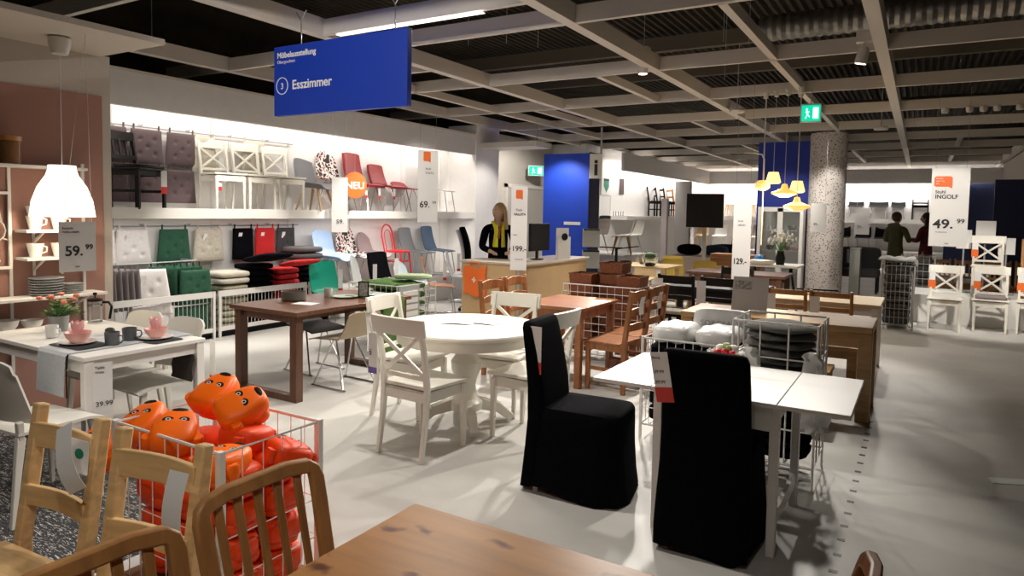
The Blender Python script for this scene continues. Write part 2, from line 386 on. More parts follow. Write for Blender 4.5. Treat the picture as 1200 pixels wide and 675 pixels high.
def shell_chair(label, mt, loc, rot=0, group=None, style='square', legs=CHROME, seatz=.45, legkind='four', w=.42, back=.38, name='shell_chair', tagged=True, thick=.012):
    t = thing(name, label, 'chair', loc, rot, group)
    def fn(u, v):
        # v 0 = front edge .. 1 = top of back
        s = u*2-1
        if v < .5:
            q = v/.5; y = .22-.38*q; z = seatz-.012*math.sin(math.pi*q)-.02*(1-q)**4*2
        else:
            q = (v-.5)/.5; y = -.16-.07*math.sin(q*math.pi/2)-.06*q; z = seatz+back*q**1.15
        ww = w/2
        if style == 'round':
            ww *= (1-.35*max(0, (v-.55)/.45)**2.2)*(1-.12*max(0, (.2-v)/.2)**2)
            z += .05*abs(s)**2.5*(1 if v < .6 else .2); y += .045*s*s*max(0, (v-.5)/.5)
            if v > .86: z -= .07*abs(s)**2.4*((v-.86)/.14)
        elif style == 'lounge':
            ww *= (1.2-.25*abs(v-.45)); z += .07*abs(s)**2; y += .09*s*s*max(0, (v-.4)/.6)
            if v > .8: z -= .12*s*s*((v-.8)/.2)
        else:
            ww *= (1-.1*max(0, (v-.5)/.5)); y += .02*s*s*max(0, (v-.5)/.5)
            if v > .93: z -= .02*abs(s)**6
        return (s*ww, y, z)
    obj('shell', M().grid(fn, 12, 20, thick), mt, t, ang=60)
    x, r = w*.42, .0085
    z = seatz-.02
    if legkind == 'four':
        for sx in (-1, 1):
            obj('leg', M().tube([(sx*x*.75, .12, z), (sx*x, .2, 0)], r), legs, t)
            obj('leg', M().tube([(sx*x*.75, -.12, z), (sx*x, -.22, 0)], r), legs, t)
        obj('seat_frame', M().tube([(-x*.75, .12, z), (x*.75, .12, z), (x*.75, -.12, z), (-x*.75, -.12, z)], r, closed=True), legs, t)
    elif legkind == 'wire':      # two bent rod loops crossing under the seat
        for sx in (-1, 1):
            obj('leg_loop', M().tube([(sx*x*.6, .0, z), (sx*x*1.1, .17, .02), (sx*x*1.1, .2, .008), (sx*x*1.12, .0, .008), (sx*x*1.1, -.23, .008), (sx*x*1.1, -.2, .02), (sx*x*.6, -.02, z)], r), legs, t)
        obj('seat_frame', M().tube([(-x*.6, 0, z), (x*.6, 0, z)], r).tube([(-x*.6, -.02, z), (x*.6, -.02, z)], r), legs, t)
    elif legkind == 'sled':
        for sx in (-1, 1):
            obj('leg_loop', M().tube([(sx*x*.8, -.15, z), (sx*x, -.2, .03), (sx*x, -.17, .008), (sx*x, .2, .008), (sx*x, .23, .03), (sx*x*.9, .17, z)], r), legs, t)
        obj('seat_frame', M().tube([(-x*.8, -.15, z), (x*.8, -.15, z)], r), legs, t)
    elif legkind == 'wood':
        for sx in (-1, 1):
            for sy in (-1, 1):
                obj('leg', M().bar((sx*.13, sy*.11, z), (sx*.2, sy*.2, 0), .035, .035, .02, .02), legs, t, .004)
    return t
def price_tag(parent, loc, rot=(90, 0, 0), w=.06, h=.19, red=.25, name='price_tag', curl=0.02):
    o = obj(name, M().grid(lambda u, v: ((u-.5)*w, curl*math.sin(v*2.2), -h*v), 2, 8, .001), PAPER, parent)
    o.location = loc; o.rotation_euler = tuple(R(a) for a in rot) if rot != (90, 0, 0) else (0, 0, 0)
    if red:
        obj('red_strip', M().grid(lambda u, v: ((u-.5)*w*1.01, curl*math.sin((1-red+red*v)*2.2)-.0015, -h*(1-red+red*v)), 2, 3, .0005).grid(lambda u, v: ((u-.5)*w*1.01, curl*math.sin((1-red+red*v)*2.2)+.002, -h*(1-red+red*v)), 2, 3, .0005), REDT, o)
    return o
def basket(name, label, loc, rot, W, D, H, nx=6, ny=4, nz=5, wire=WIRE, post=.0, z0=.1, group=None, r=.0028, legs=True, cat='basket'):
    t = thing(name, label, cat, loc, rot, group)
    rr = .007
    obj('top_rim', M().tube([(-W/2, -D/2, H), (W/2, -D/2, H), (W/2, D/2, H), (-W/2, D/2, H)], rr, 6, True), wire, t)
    obj('bottom_rim', M().tube([(-W/2, -D/2, z0), (W/2, -D/2, z0), (W/2, D/2, z0), (-W/2, D/2, z0)], rr, 6, True), wire, t)
    for sx in (-1, 1):
        for sy in (-1, 1):
            m = M()
            if post: m.bar((sx*W/2, sy*D/2, 0), (sx*W/2, sy*D/2, H+.01), post, post*.8)
            else: m.tube([(sx*W/2, sy*D/2, 0), (sx*W/2, sy*D/2, H)], rr, 6)
            obj('leg', m, wire, t)
    def side(ax, c, L, n):
        m = M()
        for i in range(1, n):
            a = -L/2+L*i/n
            p = (a, c) if ax == 0 else (c, a)
            m.tube([(*p, z0), (*p, H)], r, 4)
        for k in range(1, nz):
            z = z0+(H-z0)*k/nz
            m.tube([(-L/2, c, z), (L/2, c, z)] if ax == 0 else [(c, -L/2, z), (c, L/2, z)], r, 4)
        obj('wire_side', m, wire, t)
    side(0, -D/2, W, nx); side(0, D/2, W, nx); side(1, -W/2, D, ny); side(1, W/2, D, ny)
    m = M()
    for i in range(1, nx): m.tube([(-W/2+W*i/nx, -D/2, z0), (-W/2+W*i/nx, D/2, z0)], r, 4)
    obj('wire_bottom', m, wire, t)
    return t
def pad_mesh(w0, w1, h, t=.05, dimple=True, n=22):
    # upright cushion standing in XZ, narrower at the top; bulging both ways
    dm = [(.27, .3), (.73, .3), (.5, .5), (.27, .72), (.73, .72)]
    def f(sgn):
        def g(u, v):
            e = (1-abs(2*u-1)**5)*(1-abs(2*v-1)**5); e = max(e, 0)**.5
            th = t/2*(.25+.75*e)
            if dimple:
                for a, b in dm: th -= t*.42*math.exp(-(((u-a)**2+(v-b)**2)/.0028))
            w = w0+(w1-w0)*v
            return ((u-.5)*w, sgn*th, h*v)
        return g
    m = M(); m.grid(f(1), n, n); m.grid(f(-1), n, n)
    W = n+1; o = W*W
    rim = [i*W for i in range(W)]+[n*W+j for j in range(1, W)]+[i*W+n for i in range(n-1, -1, -1)]+[j for j in range(n-1, 0, -1)]
    for k in range(len(rim)):
        a, b = rim[k], rim[(k+1) % len(rim)]; m.f.append((a, b, o+b, o+a))
    return m
def cushion(label, mt, loc, rot, w=.38, h=.38, t=.06, w1=None, group=None, dimple=True, hang=False, name='seat_cushion', tagp=False, stretch=1.0):
    o = obj(name, pad_mesh(w, w1 or w*.88, h, t, dimple), mt, ang=70); tag(o, label, 'cushion', group, None, loc, rot)
    if hang:
        for sx in (-1, 1):
            obj('tie_loop', M().bar((sx*(w1 or w*.88)*.42, 0, h-.01), (sx*(w1 or w*.88)*.42, -.005, h+.055), .02, .006), mt, o)
    if tagp:
        price_tag(o, (-.06, -t/2-.012, h*.86), w=.055, h=.15, red=0)
    return o

# ================================================================ foreground: pine table, slat-back chairs
t = thing('dining_table', 'large knotty pine dining table in the near foreground', 'table', (-.77, .95, 0))
def kn(m):
    pass
pt = mat('knotty_pine_top', (0.52, 0.235, 0.062), 0.34, var=0.14, scale=2.2, kind='wood', col2=(1, 9, 9))
nt = pt.node_tree; b = nt.nodes['Principled BSDF']; lk = b.inputs['Base Color'].links[0].from_socket
tc = nt.nodes.new('ShaderNodeTexCoord'); mp = nt.nodes.new('ShaderNodeMapping'); mp.inputs['Scale'].default_value = (1, 1.9, 0)
vo = nt.nodes.new('ShaderNodeTexVoronoi'); vo.inputs['Scale'].default_value = 5.6
nz_ = nt.nodes.new('ShaderNodeTexNoise'); nz_.inputs['Scale'].default_value = 14
nt.links.new(tc.outputs['Object'], mp.inputs[0])
mixv = nt.nodes.new('ShaderNodeMixRGB'); mixv.blend_type = 'ADD'; mixv.inputs[0].default_value = 0.12
nt.links.new(mp.outputs[0], mixv.inputs[1]); nt.links.new(nz_.outputs['Color'], mixv.inputs[2]); nt.links.new(tc.outputs['Object'], nz_.inputs['Vector'])
nt.links.new(mixv.outputs[0], vo.inputs['Vector'])
rp = nt.nodes.new('ShaderNodeValToRGB'); rp.color_ramp.elements[0].position = 0.10; rp.color_ramp.elements[1].position = 0.25
rp.color_ramp.elements[0].color = (0.30, 0.16, 0.07, 1); rp.color_ramp.elements[1].color = (1, 1, 1, 1)
nt.links.new(vo.outputs['Distance'], rp.inputs[0])
mx = nt.nodes.new('ShaderNodeMixRGB'); mx.blend_type = 'MULTIPLY'; mx.inputs[0].default_value = 1
nt.links.new(lk, mx.inputs[1]); nt.links.new(rp.outputs[0], mx.inputs[2]); nt.links.new(mx.outputs[0], b.inputs['Base Color'])
m = M().box(-.45, .40, -.57, .57, .72, .75)
obj('tabletop', m, pt, t, .003)
obj('apron', M().box(-.4, .35, .5, .525, .63, .72).box(-.4, .35, -.525, -.5, .63, .72).box(-.4, -.375, -.5, .5, .63, .72).box(.325, .35, -.5, .5, .63, .72), pt, t)
for x in (-.37, .12):
    for y in (-.525, .525): obj('leg', M().cbox((x, y, .36), (.06, .06, .72)), pt, t, .004)
frame_back_chair('brown wooden chair with upright back slats tucked against the pine table, right of its twin', CHAIRBR, (-1.225, 1.225, 0), -90)
c = frame_back_chair('brown slat-back chair cut off at the bottom left corner, nearest the camera', CHAIRBR, (-1.17, .745, 0), -90)
price_tag(c, (0, -.30, .80), w=.07, h=.11, red=0)
frame_back_chair('reddish brown chair whose rounded post tip shows at the bottom right', ANTIQUE, (-.365, 1.52, 0), 90)

# light pine ladder-back chairs
c = ladder_chair('light pine ladder-back chair, left one of two, with paper tags tied to its post', PINEH, (-2.417, .94, 0), 184, w=.385, h=.90, rails=((.80, .085), (.60, .07)), d=.36, post=.040)
price_tag(c, (-.10, -.17, .885), rot=(0, 28, 10), w=.075, h=.21, red=0, curl=.05)
o = obj('eco_tag', M().box(-.035, .035, -.001, .001, -.11, 0), PAPER, c, label='white paper tag with a green round mark'); o.location = (-.175, -.175, .85); o.rotation_euler = (0, R(-6), R(12))
obj('green_mark', M().tube([(0, .0016, -.045), (0, .0024, -.045)], .017, 14).tube([(0, -.0016, -.045), (0, -.0024, -.045)], .017, 14), TEAL, o)
c = ladder_chair('light pine ladder-back chair, right one of two, in front of the orange toy cage', PINEH, (-1.915, .962, 0), 187, w=.385, h=.90, rails=((.80, .085), (.60, .07)), d=.36, post=.040)
price_tag(c, (-.155, -.175, .84), w=.075, h=.19, red=0, curl=.03)

# ================================================================ orange toys in a wire cage
bk = basket('wire_cage', 'tall white wire cage heaped with orange plastic toys', (-2.42, 1.74, 0), 0, .66, .46, .72, 8, 5, 4, post=.028, r=.0025, z0=.08)
obj('cage_lining', M().box(-.32, .32, -.22, .22, .086, .094), mat('cardboard', (.3, .16, .08), .8), bk)
def toy(label, loc, rot, mt=ORANGE, group=None, small=False):
    t = thing('animal_toy', label, 'toy', loc, rot, group); t.scale = (.9, .9, .9)
    def hd(p):
        k = 1-.30*max(0, (p.y)/.10); return (p.x*k, p.y, p.z*(1-.12*max(0, p.y/.1)))
    obj('body', M().blob((0, 0, 0), (.098, .115, .058), .52, 20, 12, fn=hd).blob((0, .0, -.05), (.085, .10, .035), .5, 18, 8), mt, t, ang=80)
    if small: return t
    for sx in (-1, 1):
        obj('paw', M().lathe([(0, -.03), (.022, -.03), (.026, -.02), (.026, .02), (.022, .03), (0, .03)], (sx*.10, -.06, -.005), 14), mt, t)
        e = obj('eye', M().lathe([(0, 0), (.019, 0), (.019, .003), (0, .0035)], (sx*.032, .012, .0535), 14, sx=1.25), BLACKM, t)
        obj('eye_ring', M().lathe([(.006, .0042), (.009, .0042), (.009, .005), (.006, .005)], (sx*.032, .012, .0535), 12, sx=1.25), PAPER, e)
    obj('nose', M().lathe([(0, 0), (.026, 0), (.028, .006), (.022, .009), (0, .010)], (0, .088, .040), 16, sx=1.25, sy=.55), BLACKM, t)
    return t
toy('orange plastic animal toy lying face up at the left of the heap', (-2.77, 1.64, .68), (28, -10, 20))
toy('orange plastic animal toy in the front middle of the heap with both eyes up', (-2.49, 1.60, .705), (22, 4, 45))
toy('topmost orange plastic animal toy at the back of the heap', (-2.60, 1.86, .78), (30, 4, 10))
toy('orange plastic animal toy leaning right at the top of the heap', (-2.35, 1.80, .775), (24, 22, -15))
toy('red-orange plastic animal toy under the topmost two', (-2.31, 1.78, .665), (0, 8, 100), REDORANGE)
toy('orange plastic animal toy poking over the far left cage rim', (-2.86, 1.50, .60), (30, 0, 20))
toy('flat orange toy lying level just inside the near right cage corner', (-2.19, 1.60, .645), (0, 0, 10))
toy('small orange toy peeking over the right cage rim', (-2.16, 1.86, .61), (5, 20, 75), REDORANGE)
p0 = None
for k in range(4):
    for i in range(3):
        for j in range(2):
            L = (-2.63+.212*i, 1.645+.195*j, .18+.132*k)
            ro = (random.uniform(-2, 2), random.uniform(-2, 2), random.choice((90, 270))+random.uniform(-2, 2))
            if p0 is None: p0 = toy('red-orange plastic toy packed inside the wire cage', L, ro, REDORANGE, 'toys packed inside the wire cage', True)
            else: dup(p0, L, ro)

# ================================================================ rug, white breakfast table
o = obj('rug', M().box(-5.5, -3.0, .55, 2.35, 0, .003), mat('rug_pattern', (.02, .02, .022), .95, scale=22, kind='rug', col2=(.42, .40, .37)))
tag(o, 'black rug with dense white line pattern under the white table', 'rug')
t = thing('dining_table', 'white rectangular table laid for breakfast under the bright pendant', 'table', (-4.575, 2.375, 0))
obj('tabletop', M().box(-.625, .625, -.375, .375, .715, .74), WHITE, t, .003)
obj('apron', M().box(-.6, .6, -.36, -.34, .645, .715).box(-.6, .6, .34, .36, .645, .715).box(-.6, -.58, -.34, .34, .645, .715).box(.58, .6, -.34, .34, .645, .715), WHITE, t)
for x in (-.595, .595):
    for y in (-.345, .345): obj('leg', M().cbox((x, y, .3575), (.05, .05, .715)), WHITE, t, .003)
s_ = obj('price_sheet', M().box(0, .10, 0, .002, 0, .42), PAPER, t, label='tall white price sheet with a red foot'); s_.location = (.622, -.33, .28); s_.rotation_euler = (0, 0, R(75))
obj('red_strip', M().box(0, .10, -.002, 0, 0, .06), REDT, s_)
for k, (tx, z, sz) in enumerate((('Table', .385, .022), ('White', .36, .018), ('39.99', .17, .04))): text(tx, sz, INK, s_, (.012, -.001, z), (RX, 0, 0))
# runner hanging over the near edge
def run(u, v):
    s = (u-.5)*.33; L = 0
    d0 = v*1.02
    yy = .39-d0
    if yy > -.385: return (-.02+s, yy, .7435)
    e = -.385-yy
    return (-.02+s+.012*math.sin(s*30), -.384-.004-.015*math.sin(e*5), .7435-e)
o = obj('table_runner', M().grid(run, 8, 40, .003), mat('runner_grey', (.52, .54, .56), .9, var=.08, scale=60)); tag(o, 'grey woven runner draped across the white table and down its front', 'table runner', loc=(-4.25, 2.375, 0.0))
o = obj('cord_tie', M().tube([(-4.09, 1.985, .745), (-4.09, 1.977, .70), (-4.085, 1.972, .6), (-4.08, 1.97, .50)], .004, 6), BLACKM); tag(o, 'thin black cord hanging beside the grey runner', 'cord')
def rr(m_, z): return m_
def place_mat(label, loc, rot):
    o = obj('slate_tray', M().blob((0, 0, .003), (.16, .105, .004), .15, 24, 4), mat('slate', (.03, .03, .032), .5)); tag(o, label, 'tray', loc=loc, rot=rot)
place_mat('black slate tray under the nearer pink bowl', (-4.30, 2.16, .7475), 4)
place_mat('black slate tray under the farther pink bowl', (-4.16, 2.53, .7405), 4)
def bowl(label, loc, mt, r=.07, h=.06, name='bowl'):
    o = obj(name, M().lathe([(0, 0), (r*.5, 0), (r*.85, h*.5), (r, h), (r*.94, h), (r*.8, h*.5), (r*.45, h*.12), (0, h*.1)], n=28), mt); tag(o, label, 'bowl', loc=loc); return o
plate = obj('plate', M().lathe([(0, 0), (.06, 0), (.10, .012), (.10, .016), (.058, .005), (0, .005)], n=28), WHITE); tag(plate, 'white plate under the nearer pink bowl', 'plate', loc=(-4.33, 2.16, .754))
c = plate.copy(); COL.objects.link(c); c.location = (-4.15, 2.54, .747); c['label'] = 'white plate under the farther pink bowl'
bowl('pink bowl with a folded pink napkin, nearer one', (-4.33, 2.16, .762), PINKC, .075, .062); bowl('pink bowl with a folded pink napkin, farther one', (-4.15, 2.54, .755), PINKC, .07, .058)
def napkin(label, loc):
    m = M()
    for k in range(7):
        a = k*2*math.pi/7
        m.grid(lambda u, v: ((.010+.026*v+.008*math.sin(v*3))*math.cos(a+(u-.5)*1.1), (.010+.026*v)*math.sin(a+(u-.5)*1.1), .115*v-.03*(2*u-1)**2*v), 5, 5, .002)
    m.blob((0, 0, .06), (.02, .02, .045), .8)
    o = obj('napkin', m, mat('pink_napkin', (.88, .48, .48), .8)); tag(o, label, 'napkin', loc=loc)
napkin('pink napkin folded like a flower in the nearer bowl', (-4.33, 2.16, .776)); napkin('pink napkin folded like a flower in the farther bowl', (-4.15, 2.54, .769))
def mug(label, loc, rot, mt, r=.042, h=.085):
    t = thing('mug', label, 'mug', loc, rot)
    obj('cup', M().lathe([(0, 0), (r*.85, 0), (r*.9, .004), (r, h), (r*.92, h), (r*.82, .01), (0, .008)], n=24), mt, t)
    obj('handle', M().tube([(r*.93, 0, h*.8), (r+.022, 0, h*.72), (r+.026, 0, h*.45), (r+.012, 0, h*.25), (r*.88, 0, h*.22)], .0045, 8), mt, t)
SLATE = mat('slate_mug', (.10, .105, .11), .45)
mug('dark grey mug, the nearer of the pair on the right of the runner', (-4.16, 2.27, .7405), 30, SLATE); mug('dark grey mug half hidden behind its twin', (-4.22, 2.41, .7405), 60, SLATE)
mug('small white mug beside the flower pot', (-4.70, 2.19, .7475), 20, WHITE, .037, .075)
t = thing('flower_pot', 'potted plant with pink flowers in a grey pot', 'plant', (-4.93, 2.34, .7405))
obj('pot', M().lathe([(0, 0), (.052, 0), (.062, .105), (.056, .105), (.05, .09), (0, .09)], n=24), mat('grey_pot', (.28, .27, .26), .6), t)
m = M()
for k in range(110):
    a = random.uniform(0, 6.28); e = random.uniform(.1, 1.35); L = random.uniform(.07, .14)
    p = Vector((math.cos(a)*math.cos(e)*L, math.sin(a)*math.cos(e)*L, .10+math.sin(e)*L*.85)); q = Vector((math.cos(a+1.5), math.sin(a+1.5), .2))*.012; d_ = Vector((math.cos(a)*.025, math.sin(a)*.025, .008))
    m.add([p-q, p-d_, p+q, p+d_], [(0, 1, 2, 3)]); m.tube([(0, 0, .09), tuple(p)], .0012, 3)
o = obj('foliage', m, FOLI, t, smooth=False)
for k in range(9):
    a = k*.75; L = .05+.03*(k % 3)
    obj('flower', M().blob((math.cos(a)*L*1.3, math.sin(a)*L, .205+.012*(k % 4)), (.020, .020, .013), .9, 8, 6), mat('flower_pink', (.75, .22, .13), .6), t)
o = bowl('dark round saucer under the flower pot', (-4.93, 2.34, .7402), mat('slate', (.03, .03, .032), .5), .01, .0003); bpy.data.objects.remove(o)
t = thing('french_press', 'glass french press with black handle on the white table', 'coffee press', (-5.05, 2.64, .7405))
obj('beaker', M().lathe([(.045, .012), (.047, .16), (.044, .16), (.042, .015)], n=24), GLASS, t)
obj('base', M().lathe([(.0, 0), (.05, 0), (.05, .012), (.0, .012)], n=24), CHROME, t)
obj('collar', M().lathe([(.049, .125), (.0505, .125), (.0505, .135), (.049, .135)], n=24), CHROME, t)
obj('lid', M().lathe([(0, .16), (.05, .16), (.047, .175), (.012, .183), (.004, .184), (.004, .2), (.014, .205), (.012, .22), (0, .222)], n=24), BLACKM, t)
obj('handle', M().tube([(.03, .035, .15), (.062, .062, .15), (.075, .075, .12), (.065, .065, .03)], .009, 8), BLACKM, t)
o = obj('dark_avocado', M().blob((0, 0, .022), (.035, .028, .022), .9), mat('avocado', (.02, .03, .012), .5)); tag(o, 'small dark round fruit behind the white mug', 'fruit', loc=(-4.55, 2.47, .7405))

def booth_chair(label, loc, rot, mt=WPLAS):
    return shell_chair(label, mt, loc, rot, style='booth', legs=WHITE, legkind='wood2', name='plastic_chair')
def plastic_chair(label, loc, rot, seatpad=None, tagged=None):
    t = thing('plastic_chair', label, 'chair', loc, rot)
    def back(u, v):
        s = 2*u-1; k = 1-.10*v
        return (s*.225*k, -.19-.10*v+.05*s*s, .50+.33*v-(.03*abs(s)**5 if v > .8 else 0))
    obj('backrest', M().grid(back, 12, 8, .012), WPLAS, t, ang=60)
    obj('seat', M().grid(lambda u, v: ((2*u-1)*(.21+.02*v), -.21+.43*v, .45-.015*math.sin(math.pi*u)*math.sin(math.pi*v)-.03*max(0, v-.85)*5), 10, 10, -.014), WPLAS, t, ang=60)
    for sx in (-1, 1):
        obj('leg', M().bar((sx*.19, .17, .44), (sx*.215, .2, 0), .03, .04, .018, .022), WPLAS, t, .004)
        obj('leg', M().bar((sx*.19, -.19, .44), (sx*.215, -.25, 0), .03, .04, .018, .022).bar((sx*.19, -.19, .42), (sx*.2, -.20, .52), .03, .03), WPLAS, t, .004)
    if seatpad: seatpad(t)
    return t
plastic_chair('white plastic chair at the near side of the white table by the runner', (-3.97, 1.77, 0), 6)
plastic_chair('white plastic chair at the near side of the white table, beneath its right leg', (-3.75, 1.72, 0), 62) if False else None
o = obj('shawl', M().grid(lambda u, v: ((u-.5)*.24+.01*math.sin(v*9), .02*v, .17*v), 6, 6, .006), mat('brown_cloth', (.045, .035, .03), .9)); tag(o, 'dark brown cloth hanging between table edge and seat', 'cloth', loc=(-4.08, 2.66, .47), rot=-4)
plastic_chair('white plastic chair on the far side, left of the pair near the shelf rack', (-4.73, 2.585, 0), 180)
c = plastic_chair('white plastic chair on the far side nearest the aisle', (-4.26, 2.585, 0), 178)
price_tag(c, (-.22, -.28, .70), w=.06, h=.30, red=.2, curl=.0)
# pendant above it
t = thing('pendant_lamp', 'large white bell pendant glowing above the breakfast table', 'lamp', (-5.05, 2.42, 0)); t.location = (-5.2, 2.51, -.07)
obj('ceiling_cup', M().lathe([(0, 2.81), (.07, 2.81), (.07, 2.77), (.05, 2.70), (0, 2.69)], n=20), WPLAS, t)
obj('cord', M().tube([(0, 0, 1.93), (0, 0, 2.70)], .003, 6), WPLAS, t)
shade = mat('lamp_shade_glow', (.9, .88, .82), .4, emit=(1, .86, .66), es=1.25)
obj('lamp_shade', M().lathe([(.0, 1.932), (.085, 1.93), (.088, 1.90), (.10, 1.86), (.15, 1.78), (.185, 1.68), (.2, 1.57), (.197, 1.57), (.18, 1.68), (.145, 1.775), (.09, 1.87), (.0, 1.92)], n=36), shade, t)
obj('bulb', M().blob((0, 0, 1.66), (.035, .035, .045)), mat('bulb_glow', (1, 1, 1), .4, emit=(1, .85, .6), es=3), t)
t = thing('price_sign', 'white card hanging beside the bell pendant, priced 59.99', 'sign', (-4.72, 2.66, 1.22), 62) 
t.location = (-4.95, 2.36, 1.13); t.rotation_euler = (0, 0, R(88))
obj('card', M().box(0, .235, -.002, .002, 0, .34), PAPER, t)
text('59.', .095, INK, t, (.035, -.003, .11), (RX, 0, 0), bold=.002); text('99', .05, INK, t, (.165, -.003, .15), (RX, 0, 0), bold=.001)
text('Esstisch', .022, INK, t, (.02, -.003, .29), (RX, 0, 0)); text('WEISS 125x75', .018, INK, t, (.02, -.003, .265), (RX, 0, 0)); text('00.00', .012, INK, t, (.1, -.003, .03), (RX, 0, 0))
obj('string', M().tube([(.21, 0, .34), (.19, .0, 1.62)], .0015, 4).tube([(.03, 0, .34), (.19, 0, 1.62)], .0012, 4), WIRE, t)
# shelves on the pink wall
def sh(label, y0, y1, z, dep=.2, brackets=True):
    t = thing('wall_shelf', label, 'shelf', (-5.585, 0, z))
    obj('board', M().box(0, dep, y0, y1, -.02, 0), WHITE, t, .002)
    for y in (y0+.12, y1-.12): obj('bracket', M().bar((0, y, -.1), (dep*.8, y, -.022), .012, .015).box(0, .01, y-.008, y+.008, -.14, -.02), WHITE, t)
sh('long white shelf behind the lamp, uppermost on the pink wall', 1.2, 2.78, 1.86)
sh('short white shelf carrying the upper row of cups', 2.37, 2.80, 1.40, .18)
sh('short white shelf carrying the lower row of cups', 2.37, 2.80, 1.20, .18)
sh('long white shelf carrying stacked plates', 1.2, 2.90, .92, .22)
sh('lowest long white shelf carrying a white bowl', 1.2, 2.6, .68, .22)
for y in (2.34, 2.84): struct('trim_%d' % (60+int(y*10)), M().box(-5.59, -5.575, y-.01, y+.01, .3, 1.9), WHITE)
cupm = M().lathe([(0, 0), (.035, 0), (.056, .098), (.051, .098), (.031, .008), (0, .008)], n=20).tube([(.050, 0, .082), (.078, 0, .073), (.075, 0, .04), (.043, 0, .028)], .005, 6)
first = None
for z, nm in ((1.402, 'upper'), (1.202, 'lower')):
    for i, y in enumerate((2.46, 2.62)):
        for k in range(2 if z > 1.3 else 1):
            if first is None: o = first = obj('cup', cupm, WHITE)
            else: o = first.copy(); COL.objects.link(o)
            tag(o, 'white cup in the %s row on the short shelves' % nm, 'cup', 'cups on the %s short shelf' % nm, loc=(-5.49, y, z+.07*k), rot=40)
pm = M().lathe([(0, 0), (.07, 0), (.11, .014), (.11, .018), (.07, .006), (0, .006)], n=24); first = None
for k in range(7):
    if first is None: o = first = obj('plate', pm, mat('grey_ceramic', (.42, .43, .43), .4))
    else: o = first.copy(); COL.objects.link(o)
    tag(o, 'grey plate in the tall stack on the long shelf', 'plate', 'tall stack of grey plates', loc=(-5.47, 2.52, .922+.0185*k))
for k in range(5):
    o = first.copy(); COL.objects.link(o); o.scale = (.62, .62, .8); tag(o, 'small grey saucer in the low stack beside the plates', 'saucer', 'low stack of saucers', loc=(-5.47, 2.70, .922+.015*k))
bowl('white bowl alone on the lowest shelf of the pink wall', (-5.47, 2.25, .682), WHITE, .085, .085)
bowl('white bowl half cut by the frame edge on the lowest shelf', (-5.47, 2.42, .682), WHITE, .07, .07)
t = thing('glass_lantern', 'brown-tinted glass jar on the uppermost pink wall shelf', 'jar', (-5.47, 2.30, 1.862))
obj('jar', M().lathe([(0, 0), (.07, 0), (.07, .16), (.065, .16), (.065, .01), (0, .01)], n=22), mat('amber_glass', (.45, .25, .12), .1, trans=.6), t); obj('lid', M().lathe([(0, .16), (.075, .16), (.075, .19), (0, .2)], n=22), CHAIRBR, t)
t = thing('carved_panel', 'white carved ornamental panel leaning on the pink wall at the left edge', 'wall decoration', (-5.57, 2.12, 1.12))
m = M().box(0, .02, -.02, .0, 0, .55).box(0, .02, .2, .22, 0, .55).box(0, .02, 0, .2, 0, .02).box(0, .02, 0, .2, .53, .55)
obj('frame', m, WHITE, t)
m = M()
for k in range(8): m.tube([(.01, .1+.085*math.cos(a*.5236+k), .275+.085*math.sin(a*.5236+k)) for a in range(12)], .004, 4, True) if k == 0 else m.tube([(.01, .1+.085*math.cos(k*.8), .275+.085*math.sin(k*.8)), (.01, .1+.1*math.cos(k*.8+.4), .275+.25*math.sin(k*.8+.4))], .005, 4)
for k in range(6): m.tube([(.01, .1+.04*math.cos(a*.6283), .06+.086*k+.035*math.sin(a*.6283)) for a in range(10)], .004, 4, True)
obj('fretwork', m, WHITE, t)

# ================================================================ brown table group
t = thing('dining_table', 'dark brown table on loop frame legs in the left aisle', 'table', (-4.68, 4.50, 0))
obj('tabletop', M().box(-.42, .42, -.72, .72, .715, .75), BROWNTOP, t, .003)
for s in (-1, 1):
    y = s*.655; w = .075
    obj('loop_leg', M().box(-.38, -.38+w, y-w/2, y+w/2, 0, .715).box(.38-w, .38, y-w/2, y+w/2, 0, .715).box(-.38+w, .38-w, y-w/2, y+w/2, 0, .055), BROWN, t, .003)
obj('apron', M().box(-.30, -.275, -.62, .62, .66, .715).box(.275, .30, -.62, .62, .66, .715).box(-.3, .3, -.665, -.645, .65, .715), BROWN, t)
o = obj('oval_bowl', M().lathe([(0, 0), (.10, 0), (.115, .01), (.12, .085), (.113, .085), (.105, .012), (0, .012)], n=28, sx=1.0, sy=.75), mat('taupe_ceramic', (.16, .145, .13), .5)); tag(o, 'taupe oval serving dish on the brown table', 'dish', loc=(-4.86, 4.28, .75), rot=20)
def gmug(lbl, loc, mt, r=.04, h=.09): mug(lbl, loc, 40, mt, r, h)
SAGE = mat('sage_ceramic', (.36, .42, .36), .4)
for k, (x, y, l) in enumerate(((-4.62, 4.20, 'paper leaflet'),)):
    o = obj('leaflet', M().box(-.1, .1, -.07, .07, 0, .002), PAPER); tag(o, 'flat white leaflet on the near end of the brown table', 'leaflet', loc=(x, y, .75), rot=15)
gmug('pale glass tumbler mug behind the taupe dish', (-4.78, 4.62, .75), mat('pale_cup', (.62, .62, .58), .4)); gmug('pale mug on the pale green plate, right one', (-4.55, 4.9, .765), mat('pale_cup', (.62, .62, .58), .4), .035, .07)
for x, y, l in ((-4.66, 4.72, 'pale green plate left of the black picture frame'), (-4.52, 4.98, 'pale green plate at the far end of the brown table')):
    o = obj('plate', M().lathe([(0, 0), (.08, 0), (.12, .012), (.12, .017), (.08, .006), (0, .006)], n=26), SAGE); tag(o, l, 'plate', loc=(x, y, .75 if y < 4.75 else .757))
t = thing('picture_stand', 'small black framed card standing on the brown table', 'card stand', (-4.50, 4.80, .757), 30)
